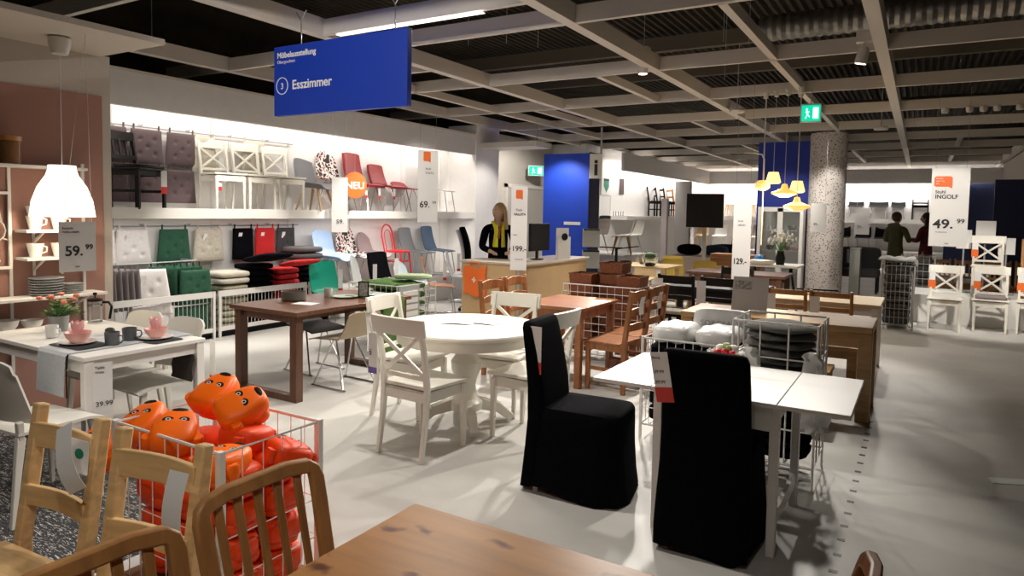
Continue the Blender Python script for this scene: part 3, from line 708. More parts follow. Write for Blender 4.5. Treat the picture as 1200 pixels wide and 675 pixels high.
m = M().box(-.05, -.04, -.005, .005, 0, .15).box(.04, .05, -.005, .005, 0, .15).box(-.05, .05, -.005, .005, 0, .01).box(-.05, .05, -.005, .005, .14, .15).bar((0, .005, .1), (0, .07, 0), .01, .004)
obj('frame', m, BLACKM, t); obj('card', M().box(-.04, .04, -.002, .002, .01, .14), mat('photo_grey', (.3, .3, .28), .6, var=.6, scale=40), t)
o = obj('table_runner', M().grid(lambda u, v: (-4.68+(u-.5)*.36*0+(-.43+v*1.28 if False else 0), 0, 0), 1, 1), GRASS); bpy.data.objects.remove(o)
def grun(u, v):
    L = v*1.45; y = 4.93+(u-.5)*.30
    x = -4.72+L
    if x < -4.245: return (x-0, y, .755)
    e = x+4.245
    return (-4.240+.01*math.sin(u*9), y, .755-min(e, .5)) if e < .5 else (-4.240+.01*math.sin(u*9), y, .255-.0001*(e-.5))
o = obj('table_runner', M().grid(grun, 6, 40, .004), mat('runner_green', (.07, .13, .02), .9, var=.2, scale=50)); tag(o, 'green cloth runner hanging over the side of the brown table', 'table runner')
for x, y, l in ((-5.12, 4.93, 'left one of the two chairs under the brown table, dark seat on bent chrome rods'), (-4.58, 4.95, 'right one of the two chairs under the brown table, wooden seat on bent chrome rods')):
    pass
t1 = shell_chair('dark-seated chair on bent chrome rods pushed under the brown table', BLACKW, (-5.02, 4.62, 0), 0, legkind='wire', back=.22, seatz=.45)
t1.location = (-5.06, 4.72, 0); t1.rotation_euler = (0, 0, R(-95))
t1 = shell_chair('wood-seated chair on bent chrome rods at the right side of the brown table', mat('pale_veneer', (.42, .33, .22), .5), (-4.45, 4.75, 0), 88, legkind='wire', back=.24, seatz=.45); t1.location = (-4.44, 4.48, 0)

# ================================================================ round table with x-back chairs
t = thing('pedestal_table', 'round white pedestal dining table with x-back chairs around it', 'table', (-2.86, 4.15, 0))
obj('tabletop', M().lathe([(0, .715), (.545, .715), (.56, .72), (.565, .735), (.56, .748), (0, .75)], n=64), CREAM, t)
obj('apron', M().lathe([(.50, .64), (.515, .64), (.515, .715), (.50, .715)], n=56), CREAM, t)
obj('pedestal', M().lathe([(0, .12), (.12, .12), (.125, .18), (.085, .22), (.07, .3), (.085, .36), (.11, .42), (.115, .48), (.08, .53), (.07, .56), (.10, .6), (.10, .64), (.3, .66), (.3, .714), (0, .714)], n=28), CREAM, t)
for k in range(4):
    a = math.pi/4+k*math.pi/2; c_, s_ = math.cos(a), math.sin(a)
    obj('foot', M().bar((c_*.06, s_*.06, .17), (c_*.25, s_*.25, .12), .07, .09, .065, .07).bar((c_*.24, s_*.24, .125), (c_*.355, s_*.355, .03), .065, .07, .055, .055), CREAM, t, .006)
for x, y, a, l in ((-2.96, 4.18, 20, 'left sheet lying on the round white table'), (-2.80, 4.30, 5, 'right sheet lying on the round white table')):
    o = obj('leaflet', M().grid(lambda u, v: ((u-.5)*.24, (v-.5)*.16, .002+.006*math.sin(u*3)), 4, 2, .0015), PAPER); tag(o, l, 'leaflet', loc=(x, y, .752), rot=a)
cA = xback_chair('white x-back chair with its back to the camera at the round table', loc=(-2.80, 3.58, 0), rot=-3)
cB = dup(cA, (-3.36, 4.13, 0), -84, 'white x-back chair left of the round table with a long paper tag')
cC = dup(cA, (-2.84, 4.62, 0), 188, 'white x-back chair on the far side of the round table')
cD = dup(cA, (-2.345, 4.20, 0), 86, 'white x-back chair right of the round table, half behind a black cover')
price_tag(cB, (.175, -.29, .80), rot=(0, 0, 0), w=.07, h=.30, red=0)
o = price_tag(cA, (-.17, -.315, .80), w=.075, h=.26, red=0, curl=.0); obj('yellow_strip', M().box(-.038, .038, -.004, -.002, -.26, -.22), mat('purple_ink', (.2, .12, .4), .5), o)
text('199', .03, INK, o, (-.03, -.004, -.1), (RX, R(90), 0))

# ================================================================ drop-leaf table and black slipcovered chairs
t = thing('drop_leaf_table', 'white drop-leaf table in the foreground between two black covered chairs', 'table', (-.82, 3.62, 0))
obj('tabletop', M().box(-.295, .295, -.385, .385, .725, .745), WHITE, t, .003)
obj('table_leaf', M().box(.298, .60, -.385, .385, .725, .745), WHITE, t, .003)
obj('table_leaf', M().box(-.61, -.298, -.385, .385, .725, .745), WHITE, t, .003)
obj('apron', M().box(-.27, .27, -.33, -.31, .60, .725).box(-.27, .27, .31, .33, .60, .725).box(-.27, -.25, -.31, .31, .60, .725).box(.25, .27, -.31, .31, .60, .725), WHITE, t)
for x in (-.28, .28):
    for y in (-.30, .36): obj('leg', M().bar((x, y, .725), (x, y, 0), .045, .045, .04, .04), WHITE, t, .004)
    obj('foot_rail', M().box(x-.012, x+.012, -.28, .34, .12, .19), WHITE, t, .003)
obj('stretcher', M().box(-.26, .26, .22, .25, .14, .19), WHITE, t)
def slip(label, loc, rot, tagside):
    t = thing('covered_chair', label, 'chair', loc, rot)
    # draped cover: back slab merging into a flared skirt, one continuous cloth
    m = M()
    def ring(z, x, y0, y1, rr_, wav, n=64, ph=0):
        out = []
        for j in range(n):
            a = 2*math.pi*j/n; c_, s_ = math.cos(a), math.sin(a)
            px = math.copysign(abs(c_)**rr_, c_)*x; py = (y0+y1)/2+math.copysign(abs(s_)**rr_, s_)*(y1-y0)/2
            k = 1+wav*(.5*math.sin(a*9+ph)+.5*math.sin(a*5+1+ph))
            out.append((px*k, (py-(y0+y1)/2)*k+(y0+y1)/2, z))
        return out
    rings = [(.012, .235, -.31, .30, .42, .05), (.12, .228, -.298, .285, .40, .035), (.28, .218, -.28, .27, .36, .018), (.42, .210, -.265, .265, .33, .006), (.475, .205, -.26, .262, .33, 0), (.495, .195, -.25, .25, .33, 0)]
    vs = []; fs = []; n = 64
    for r_ in rings: vs += ring(*r_)
    for i in range(len(rings)-1):
        for j in range(n): fs.append((i*n+j, i*n+(j+1) % n, (i+1)*n+(j+1) % n, (i+1)*n+j))
    fs.append(tuple((len(rings)-1)*n+j for j in range(n)))
    # uneven hem
    vs = [(x, y, z+(.02*math.sin(x*14+y*9)+.012 if i < n else 0)) for i, (x, y, z) in enumerate(vs)]
    m.add(vs, fs)
    bl = [(.03, .216, -.312, -.24, .3, 0), (.12, .222, -.301, -.2, .3, 0), (.28, .215, -.286, -.2, .3, 0), (.42, .208, -.280, -.16, .3, 0), (.6, .202, -.285, -.175, .3, .0), (.8, .2, -.305, -.215, .3, 0), (.935, .196, -.325, -.25, .3, 0), (.965, .185, -.322, -.262, .3, 0), (.972, .17, -.31, -.272, .3, 0)]
    vs = []; fs = []
    for r_ in bl: vs += ring(*r_)
    for i in range(len(bl)-1):
        for j in range(n): fs.append((i*n+j, i*n+(j+1) % n, (i+1)*n+(j+1) % n, (i+1)*n+j))
    fs.append(tuple((len(bl)-1)*n+j for j in range(n))); m.add(vs, fs)
    obj('slipcover', m, BLACKF, t, ang=60)
    for sx in (-1, 1):
        for y in (-.22, .20): obj('leg', M().cbox((sx*.17, y, .03), (.03, .03, .06)), GREY, t)
    return t
c = slip('black long-skirted covered chair seen from behind at the drop-leaf table', (-.83, 3.40, 0), 2, 0)
o = price_tag(c, (-.205, -.335, .955), w=.085, h=.24, red=.30, curl=.0); o.rotation_euler = (R(6), R(-8), R(-6))
for tx, z, sz in (('Bezug', -.03, .016), ('39.99', -.10, .022), ('89,99', -.15, .022)): text(tx, sz, INK, o, (-.035, -.002, z), (RX, 0, 0))
c = slip('black long-skirted covered chair seen from the side, left of the drop-leaf table', (-1.62, 3.56, 0), -86, 0)
o = price_tag(c, (-.2, -.27, .93), w=.08, h=.27, red=.25, curl=.0); o.rotation_euler = (0, 0, R(86)); o.location = (.19, -.235, .95)
t = thing('fruit_bowl', 'white lattice bowl of fruit on the drop-leaf table', 'bowl', (-.92, 3.93, .746))
obj('bowl', M().lathe([(0, 0), (.04, 0), (.045, .01), (.075, .03), (.09, .07), (.098, .072), (.08, .025), (.045, .015), (0, .012)], n=32), WHITE, t)
def scal(u, v):
    a = u*6.2832; return ((.092+.012*v)*math.cos(a), (.092+.012*v)*math.sin(a), .066+.016*v*abs(math.sin(a*7)))
obj('scalloped_rim', M().grid(scal, 84, 2, .004), WHITE, t)
for k, (x, y, z, r_, mm, l) in enumerate(((-.04, .02, .09, .032, 'w', 'pale peach'), (.045, .02, .09, .034, 'w', 'pale peach'), (0, -.03, .085, .022, 'r', 'strawberry'), (.05, -.035, .08, .02, 'r', 'strawberry'), (-.05, -.035, .08, .02, 'r', 'strawberry'), (0, .02, .105, .028, 'g', 'green grapes'), (.02, -.015, .105, .018, 'g', 'lime'))):
    mm = {'w': mat('fruit_pale', (.75, .7, .6), .5), 'r': mat('fruit_red', (.6, .02, .03), .4), 'g': mat('fruit_green', (.3, .4, .12), .5)}[mm]
    o = obj('artificial_fruit', M().blob((0, 0, 0), (r_, r_, r_*.95), .95, 12, 8), mm)
    tag(o, l+[' on the left in the lattice bowl', ' on the right in the lattice bowl', ' in the middle of the lattice bowl', ' at the right front of the lattice bowl', ' at the left front of the lattice bowl', ' topping the lattice bowl', ' wedged on top of the lattice bowl'][k], 'fruit', loc=(-.92+x*.8, 3.93+y*.8, .746+z-.005))
# floor marks
first = None
for k in range(19):
    y = 2.8+k*.177
    o = obj('floor_stud', M().cbox((0, 0, .001), (.036, .026, .002)), mat('stud_dark', (.05, .045, .04), .5)) if first is None else first.copy()
    if first is None: first = o
    else: COL.objects.link(o)
    tag(o, 'small dark square stud in the dotted floor line by the aisle', 'floor marker', 'dotted line of floor studs', loc=(-.27, y, 0))
def tri(): return M().prism([(0, 0), (.9, .42), (.9, .52), (-.02, .10)], .002)
o = obj('floor_tape', tri(), mat('white_tape', (.75, .8, .76), .4)); tag(o, 'short white tape strip on the floor at the right edge', 'tape', loc=(.445, 5.00, 0.0005))
# ================================================================ display wall (left)
for i, (y0, y1) in enumerate(((3.1, 5.15), (5.15, 7.2), (7.2, 9.0), (9.0, 10.74))):
    o = obj('display_shelf', M().box(-7.895, -7.30, y0+.003, y1-.003, 1.46, 1.54), WHITE, None, .003); tag(o, ('white display shelf section carrying the black chair', 'white display shelf section carrying three white x-back chairs', 'white display shelf section carrying the shell and red leather chairs', 'white display shelf section under the 69 price banner')[i], 'shelf')
    obj('lip', M().box(-7.30, -7.285, y0, y1, 1.44, 1.56), WHITE, o)
for i, y in enumerate((4.35, 5.6, 6.85, 8.1, 9.35, 10.5)):
    struct('trim_%d' % (70+i), M().box(-7.9, -7.885, y-.012, y+.012, .1, 2.9), WIRE)
def rod(label, y0, y1, z):
    o = obj('hanging_rod', M().tube([(-7.862, y0, z), (-7.862, y1, z)], .008, 8), GREY)
    tag(o, label, 'rod')
    m = M(); y = y0+.15
    while y < y1: m.tube([(-7.895, y, z+.02), (-7.83, y, z+.01), (-7.825, y, z+.03)], .006, 6); y += .6
    obj('hook', m, GREY, o)
rod('upper hanging rod behind the black and white chairs', 3.9, 6.9, 2.50); rod('middle hanging rod with mauve cushions, near the shelf', 3.9, 6.2, 2.05) ; rod('lower hanging rod with coloured cushions', 3.9, 7.0, 1.34)
# hanging cushions: name, colour, y, z(bottom)
G = 'mauve grey cushions hanging on the upper rods'
c0 = cushion('mauve grey tufted cushion hanging from a rod', PLUM, (-7.825, 4.70, 2.07), 90, .42, .40, .05, .36, G, hang=True)
for y, z in ((5.14, 2.07), (4.28, 2.07), (4.70, 1.62), (5.12, 1.62), (4.28, 1.62)): dup(c0, (-7.825, y, z), 90)
cushion('beige cushion hanging at the right end of the upper rod, behind the white chairs', BEIGE, (-7.825, 6.2, 2.07), 90, .40, .40, .05, .34, hang=True)
cushion('greenish beige cushion hanging behind the first white chair', BEIGE, (-7.825, 5.45, 2.02), 90, .34, .44, .05, .30, hang=True)
for y, mt, l in ((4.52, WFAB, 'white tufted cushion hanging on the lower rod'), (5.03, GREEN, 'dark green cushion hanging on the lower rod'), (5.50, BEIGE, 'beige tufted cushion hanging on the lower rod'), (6.02, BLACKF, 'black cushion hanging on the lower rod'), (6.38, REDF, 'red cushion hanging on the lower rod'), (6.74, DGREY, 'dark grey cushion hanging on the lower rod')):
    cushion(l, mt, (-7.825, y, .88), 90, .45 if y < 5.6 else .33, .42, .05, .36 if y < 5.6 else .31, hang=True, tagp=(y != 5.03), dimple=mt not in (BLACKF, REDF))
cushion('white tufted cushion at the left end of the lower rod', WFAB, (-7.825, 4.12, .88), 90, .42, .42, .05, .38, hang=True)
# wire barrier with bins
def barrier(label, y0, y1):
    t = thing('wire_barrier', label, 'rack', (-7.22, 0, 0))
    obj('top_rail', M().box(-.01, .01, y0, y1, .50, .57), WIRE, t)
    obj('bottom_rail', M().box(-.01, .01, y0, y1, .08, .13), WIRE, t)
    for y in (y0+.02, y1-.02): obj('post', M().cbox((0, y, .285), (.03, .03, .57)), WIRE, t)
    m = M(); n = int((y1-y0)/.052)
    for i in range(1, n): m.tube([(0, y0+(y1-y0)*i/n, .12), (0, y0+(y1-y0)*i/n, .51)], .0035, 4)
    obj('wires', m, WIRE, t)
    obj('side_rail', M().box(-.62, 0, y0+.005, y0+.02, .48, .52), WIRE, t); obj('side_rail', M().box(-.62, 0, y0+.005, y0+.02, .09, .12), WIRE, t)
    obj('bin_floor', M().box(-.62, -.01, y0+.02, y1-.02, .05, .06), BLACKM, t)
barrier('white wire barrier section in front of white and green cushions', 3.12, 5.16)
barrier('white wire barrier section in front of beige, black and red cushions', 5.2, 6.58)
barrier('short white wire barrier section in front of the charcoal cushion pile, far end', 6.62, 7.04)
o = obj('plinth', M().box(-7.85, -7.26, 3.12, 7.02, 0, .045), BLACKM); tag(o, 'low black plinth under the cushion bins', 'plinth')
# hanging rows in the bins (cushions edge-on)
o = obj('hanging_rod', M().tube([(-7.89, 3.74, .93), (-7.50, 3.74, .93), (-7.50, 5.10, .93), (-7.89, 5.10, .93)], .008, 8), GREY); tag(o, 'low white-grey rail above the edge-on cushion rows behind the barrier', 'rod')
first = None
for i in range(8):
    L = (-7.50, 3.80+.066*i, .44); 
    if first is None: first = cushion('mauve grey cushion in the edge-on row behind the barrier', mat('grey_mauve_light', (.24, .21, .21), .9), L, 12, .42, .44, .045, .36, 'edge-on row of grey cushions', hang=True)
    else: dup(first, L, 12)
cushion('white tufted cushion standing up in front of the grey row', WFAB, (-7.32, 4.42, .36), (-10, 0, 66), .46, .52, .06, .34, tagp=True)
cushion('white cushion draped below the standing white one behind the barrier', WFAB, (-7.29, 4.42, .08), 86, .48, .40, .06, .44)
first = None
for i in range(5):
    L = (-7.50, 4.68+.08*i, .435)
    if first is None: first = cushion('dark green cushion in the leaning row behind the barrier', GREEN, L, 20, .42, .44, .055, .36, 'leaning row of green cushions', hang=True)
    else: dup(first, L, 20)
cushion('dark green tufted cushion facing out at the end of the green row', GREEN, (-7.265, 4.94, .44), (-2, 0, 88), .42, .40, .06, .36)
cushion('dark green cushion low behind the barrier under the green row', GREEN, (-7.29, 4.90, .08), 88, .44, .34, .06, .42)
def pile(label, mt, x, y, z, n, grp, w=.40, t=.075, rot=0):
    f = None
    for i in range(n):
        L = (x+random.uniform(-.01, .01), y+random.uniform(-.005, .005), z+(t*1.02+.002)*i)
        if f is None:
            f = obj('seat_cushion', M().blob((0, 0, t/2), (w/2, w/2, t/2), .42, 24, 8), mt, ang=80); tag(f, label, 'cushion', grp, loc=L, rot=rot)
            obj('button', M().blob((-.09, -.09, t*.975), (.012, .012, .0035)).blob((.09, .09, t*.975), (.012, .012, .0035)).blob((0, 0, t*.975), (.012, .012, .0035)).blob((-.09, .09, t*.975), (.012, .012, .0035)).blob((.09, -.09, t*.975), (.012, .012, .0035)), mt, f)
        else:
            g = dup(f, L, rot+random.uniform(-2, 2))
pile('beige tufted cushion in the piles behind the barrier', mat('beige_dark', (.36, .34, .24), .9, var=.15, scale=30), -7.46, 5.50, .07, 7, 'pile of beige cushions in the bin')
pile('pale cushion lying on top of the beige pile', BEIGE, -7.46, 5.50, .63, 2, 'pale cushions on the ledge', .44)
pile('black cushion in the pile behind the barrier', BLACKF, -7.50, 5.94, .07, 10, 'pile of black cushions in the bin')
pile('red cushion in the pile behind the barrier', REDF, -7.46, 6.37, .07, 9, 'pile of red cushions in the bin', .36)
pile('black and charcoal cushion in the pile right of the red ones', BLACKF, -7.46, 6.83, .07, 9, 'pile of charcoal cushions in the bin', .37)
cushion('black cushion slumped over the black pile', BLACKF, (-7.44, 5.96, .90), (80, 0, 80), .46, .5, .08, .42)
cushion('red cushion slumped over the red pile', REDF, (-7.30, 6.37, .82), (80, 0, 84), .36, .38, .07, .40)
pile('dark grey tufted cushion in the short stack above the bins', mat('dark_grey_cushion', (.075, .065, .065), .85), -7.55, 6.80, .78, 3, 'dark grey cushions above the bins', .46, .085)
o = obj('ledge', M().box(-7.88, -7.25, 7.06, 10.7, .38, .42), WHITE); tag(o, 'white lower display ledge with chairs standing along it', 'shelf'); obj('front_board', M().box(-7.27, -7.25, 7.06, 10.7, 0, .38), WHITE, o)
# upper shelf chairs
SZ = 1.543
ladder_chair('black wooden chair with white tags on the upper shelf', BLACKW, (-7.52, 4.42, SZ), -72, w=.42, h=.88, rails=((.82, .10), (.58, .05)), sticks=3, seatz=.45, pad=BLACKW)
def tagonly(label, loc, w=.05, h=.17, red=.25, rot=90, g=None):
    t = thing('hanging_tag', label, 'tag', loc, rot, g)
    price_tag(t, (0, 0, 0), w=w, h=h, red=red, curl=0)
tagonly('white tag with red foot hanging from the black chair seat', (-7.36, 4.62, 1.98), .07, .26, .3)
ic = []
for i, (y, a) in enumerate(((5.50, -96), (5.98, -96), (6.46, -96))):
    c = dup(cA, (-7.53, y, SZ), a, ('white x-back chair on the upper shelf, first from the left', 'white x-back chair on the upper shelf, middle of three', 'white x-back chair on the upper shelf, last of three')[i]); c.scale = (.97, .97, .97)
tagonly('white tag with red foot on the first white shelf chair', (-7.40, 5.36, 1.98), .06, .2); tagonly('white tag with red foot on the middle white shelf chair', (-7.40, 5.80, 1.95), .06, .2)
tagonly('white tag with red foot on the last white shelf chair', (-7.40, 6.2, 1.95), .06, .2)
BRWOOD = mat('light_beech', (.42, .28, .14), .5)
shell_chair('grey rounded shell chair with wooden legs on the upper shelf', mat('grey_felt_shell', (.17, .17, .18), .7), (-7.50, 7.0, SZ), -72, style='lounge', legs=BRWOOD, legkind='wood', seatz=.34, back=.42, w=.48)
shell_chair('black and white floral print chair on the upper shelf', FLORAL, (-7.60, 7.53, SZ), -85, style='round', seatz=.45, back=.46, w=.5)
shell_chair('tall dark red leather chair on the upper shelf', DRED, (-7.56, 8.07, SZ), -78, style='square', seatz=.42, back=.50, w=.5, thick=.04)
shell_chair('low-backed dark red chair on bent chrome legs on the upper shelf', DRED, (-7.61, 8.68, SZ), -78, style='square', seatz=.42, back=.36, legkind='sled', w=.5, thick=.035)
shell_chair('thin red seat on chrome wire legs on the upper shelf', DRED, (-7.61, 9.24, SZ), -85, style='square', seatz=.42, back=.10, legkind='wire')
shell_chair('pale mesh chair with dark seat at the far end of the upper shelf', mat('pale_mesh', (.55, .55, .56), .5), (-7.61, 10.1, SZ), -78, style='square', seatz=.42, back=.46, legkind='sled', legs=GREY)
for y in (7.35, 7.9, 8.2, 8.55): tagonly('small white tag with red foot under the upper shelf chairs', (-7.36, y, 1.92), .05, .17, .3, g='small tags among the shelf chairs')
# lower ledge chairs
LZ = .423
shell_chair('light blue rounded shell chair on the lower ledge', LBLUE, (-7.46, 7.33, LZ), -70, style='lounge', seatz=.42, back=.42, w=.54, legs=GREY)
shell_chair('floral print chair on the lower ledge', FLORAL, (-7.60, 7.94, LZ), -82, style='round', seatz=.43, back=.48, w=.5)
shell_chair('mauve cushioned chair half hidden by the lower floral one', mat('dusty_pink', (.35, .27, .27), .8), (-7.62, 8.40, LZ), -80, style='round', seatz=.42, back=.36, w=.38)
# bentwood red
t = thing('bentwood_chair', 'bright red bentwood chair at the lower ledge', 'chair', (-7.52, 8.84, LZ), -80)
RED = mat('red_lacquer', (.62, .01, .015), .3)
obj('seat', M().lathe([(0, .45), (.19, .45), (.205, .46), (.205, .475), (.19, .48), (0, .475)], n=32), RED, t)
obj('seat_ring', M().tube([(.19*math.cos(k*.3927), .19*math.sin(k*.3927), .30) for k in range(16)], .01, 6, True), RED, t)
hoop = [(-.19, -.14, 0), (-.17, -.15, .45), (-.175, -.19, .65)]+[(.175*math.cos(math.pi-a*math.pi/8), -.21-.02*math.sin(a*math.pi/8), .72+.19*math.sin(a*math.pi/8)) for a in range(9)]+[(.175, -.19, .65), (.17, -.15, .45), (.19, -.14, 0)]
obj('back_hoop', M().tube(hoop, .013, 8), RED, t)
obj('inner_hoop', M().tube([(-.10, -.15, .46), (-.10, -.19, .65)]+[(.10*math.cos(math.pi-a*math.pi/8), -.2-.015*math.sin(a*math.pi/8), .70+.12*math.sin(a*math.pi/8)) for a in range(9)]+[(.10, -.19, .65), (.10, -.15, .46)], .009, 8), RED, t)
for s in (-1, 1): obj('leg', M().tube([(s*.14, .13, .46), (s*.18, .17, 0)], .014, 8), RED, t)
shell_chair('grey slatted plastic chair on the lower ledge', mat('mid_grey_plastic', (.12, .125, .13), .5), (-7.52, 9.36, LZ), -78, seatz=.45, back=.40, w=.48, legkind='sled')
shell_chair('slate blue plastic chair on the lower ledge, right of the grey one', DBLUE, (-7.52, 9.98, LZ), -78, seatz=.45, back=.42, w=.48, legkind='sled')
# chairs standing low in front of the ledge
shell_chair('emerald green low shell chair behind the brown table', TEAL, (-6.80, 6.66, .0), -100, seatz=.46, back=.40, w=.46, style='square')
shell_chair('pale grey rounded shell chair behind the brown table', mat('pale_grey_shell', (.42, .43, .41), .5), (-6.66, 7.24, 0), -60, style='round', seatz=.47, back=.46, w=.46)
shell_chair('black padded chair with hanging white tag behind the green rug bin', BLACKF, (-6.92, 7.95, .0), -85, style='square', seatz=.47, back=.46, w=.48, thick=.05)
shell_chair('pale blue small shell chair beside the red bentwood one', mat('ice_blue', (.55, .62, .66), .5), (-6.98, 8.56, .0), -80, style='round', seatz=.42, back=.34)
shell_chair('orange-brown plywood chair on chrome sled legs', mat('orange_ply', (.50, .16, .03), .35), (-6.25, 8.32, 0), -48, style='square', seatz=.46, back=.42, legkind='sled', w=.42)
shell_chair('clear-backed chair on chrome legs right of the orange-brown one', mat('clear_grey', (.6, .6, .62), .3), (-6.85, 9.75, 0), -60, style='square', seatz=.45, back=.42, legkind='sled')
for x, y, z in ((-6.62, 6.62, .78), (-6.52, 7.18, .82), (-6.7, 7.85, .86), (-6.1, 8.25, .84), (-6.7, 9.45, .86)): tagonly('tall white tag hanging on a chair in the lower display', (x, y, z), .06, .30, .15, 60, 'white tags on the lower display chairs')
# bin of green rugs with wire sides
bk = basket('wire_bin', 'white wire bin filled with green shaggy mats beside the brown table', (-5.30, 6.15, 0), 0, .72, .70, .74, 9, 7, 8, r=.003, z0=.08)
f = None
for k in range(6):
    o = obj('rolled_mat', M().blob((0, 0, .04), (.33, .31, .040), .5, 28, 8, fn=lambda p: (p.x, p.y, p.z+.012*math.sin(p.x*22)+.01*math.sin(p.y*19))), GRASS) if f is None else f.copy()
    if f is None: f = o
    else: COL.objects.link(o)
    tag(o, 'folded green shaggy mat in the wire bin', 'mat', 'green mats in the wire bin', loc=(-5.30, 6.15,   .135+k*.108), rot=random.uniform(-1, 1))
o = obj('folded_mat', M().blob((0, 0, .03), (.22, .14, .03), .5, 20, 6), mat('pale_green_mat', (.33, .42, .25), .9)); tag(o, 'pale green folded mat on top of the green shaggy ones', 'mat', loc=(-5.12, 6.3, .775), rot=30)
t = thing('wire_tag_rack', 'grey wire rack of folded white labels beside the green bin', 'rack', (-4.82, 5.86, 0)); obj('panel', M().box(-.015, .015, -.16, .16, .0, .76), mat('grey_panel', (.45, .46, .45), .5), t)
for k in range(8): obj('label_strip', M().box(.015, .03, -.12, .12, .12+.075*k, .17+.075*k), PAPER, t)
# NEU sign etc
def banner(name, label, loc, rot, w, h, base=PAPER, cat='sign', pole=None, wires=None, pz=0):
    t = thing(name, label, cat, loc, rot)
    obj('panel', M().box(-w/2, w/2, -.004, .004, 0, h), base, t)
    if wires:
        for s in (-1, 1): obj('hanging_wire', M().tube([(s*w*.4, 0, h), (s*w*.4, 0, wires-loc[2])], .002, 4), GREY, t)
    if pole: obj('pole', M().tube([(0, 0.012, pz-loc[2]), (0, 0.012, h*.5)], .012, 8).lathe([(0, pz-loc[2]), (.13, pz-loc[2]), (.13, pz-loc[2]+.015), (0, pz-loc[2]+.02)], n=20), GREY, t)
    return t
def badge(t, x, z, w, h, mt=ORT):
    m = M(); P = []
    r_ = min(w, h)*.2
    for cx_, cz_, a0 in ((x+w/2-r_, z+h/2-r_, 0), (x-w/2+r_, z+h/2-r_, 90), (x-w/2+r_, z-h/2+r_, 180)):
        for k in range(5): a = R(a0+k*22.5); P.append((cx_+r_*math.cos(a), cz_+r_*math.sin(a)))
    P += [(x+w/2-r_*1.5, z-h/2), (x+w/2, z-h/2-r_*.8), (x+w/2, z-h/2+r_)]
    m.add([(px, -.0065, pz) for px, pz in P]+[(px, -.004, pz) for px, pz in P], [tuple(range(len(P)))]+[(i, (i+1) % len(P), len(P)+(i+1) % len(P), len(P)+i) for i in range(len(P))])
    return obj('badge', m, mt, t)
T = lambda t, s, size, x, z, m_=INK, **k: text(s, size, m_, t, (x, -.008, z), (RX, 0, 0), **k)
t = banner('price_banner', 'tall white banner with orange corner patch priced 69.99 on the display wall', (-7.12, 9.12, 1.38), 62, .36, 1.20, wires=3.2)
badge(t, -.02, 1.10, .13, .16); T(t, '69.', .15, -.15, .25, bold=.002); T(t, '99', .07, .08, .31); T(t, 'Stuhl', .05, -.05, .88); T(t, 'VOLFG', .05, -.05, .81)
t = banner('price_banner', 'narrow white banner priced 59 beside the orange round NEU sign', (-7.12, 7.1, 1.25), 50, .22, .78, wires=3.2); T(t, '59.', .09, -.05, .12)
t = thing('round_sign', 'round orange sign reading NEU', 'sign', (-7.08, 7.36, 1.93), 58)
obj('disc', M().lathe([(0, -.006), (.19, -.006), (.19, .006), (0, .006)], n=40, mt=Matrix.Rotation(RX, 4, 'X'), sx=.9), ORT, t); obj('hanging_wire', M().tube([(0, 0, .18), (0, 0, 1.27)], .002, 4), GREY, t); text('NEU', .14, INKW, t, (0, -.009, -.05), (RX, 0, 0), align='CENTER', bold=.004)
t = banner('price_banner', 'tall grey-white post banner with orange patch priced 199 by the info desk', (-3.95, 6.75, .92), 18, .19, .96, PAPER, pole=True)
badge(t, 0, .87, .08, .10); T(t, 'Tisch', .035, -.04, .68); T(t, 'VALLSTA', .035, -.06, .63, bold=.001); T(t, '199.-', .085, -.08, .22, bold=.001); T(t, 'Hocker 29,-', .02, -.04, .12); T(t, 'Birke', .02, -.06, .40)

# ================================================================ office chair
t = thing('office_chair', 'grey and black swivel chair left of the info desk', 'chair', (-6.02, 9.02, 0), -60)
obj('backrest', M().grid(lambda u, v: ((2*u-1)*.22*(1-.25*v), -.22-.10*v+.05*(2*u-1)**2+.05*math.sin(v*3), .70+.62*v), 8, 10, .04), BLACKF, t)
obj('back_shell', M().grid(lambda u, v: ((2*u-1)*.24*(1-.25*v), -.27-.10*v+.05*(2*u-1)**2+.05*math.sin(v*3), .62+.66*v), 8, 10, .02), GREY, t)
obj('seat', M().blob((0, 0, .68), (.24, .24, .04), .4, 24, 8), BLACKF, t); obj('seat_shell', M().blob((0, 0, .62), (.22, .22, .05), .5, 24, 8), mat('pale_grey', (.5, .5, .5), .4), t)
obj('column', M().lathe([(0, .05), (.03, .05), (.03, .35), (.02, .35), (.02, .6), (0, .6)], n=14).lathe([(.03, .3), (.07, .3), (.07, .32), (.03, .32)], n=18), STEEL, t)
for k in range(5):
    a = k*1.2566; o = obj('base_leg', M().bar((0, 0, .09), (.3*math.cos(a), .3*math.sin(a), .06), .05, .03, .03, .02), STEEL, t); obj('caster', M().tube([(.29*math.cos(a)-.01, .29*math.sin(a), .027), (.29*math.cos(a)+.01, .29*math.sin(a), .027)], .026, 12), BLACKM, o)

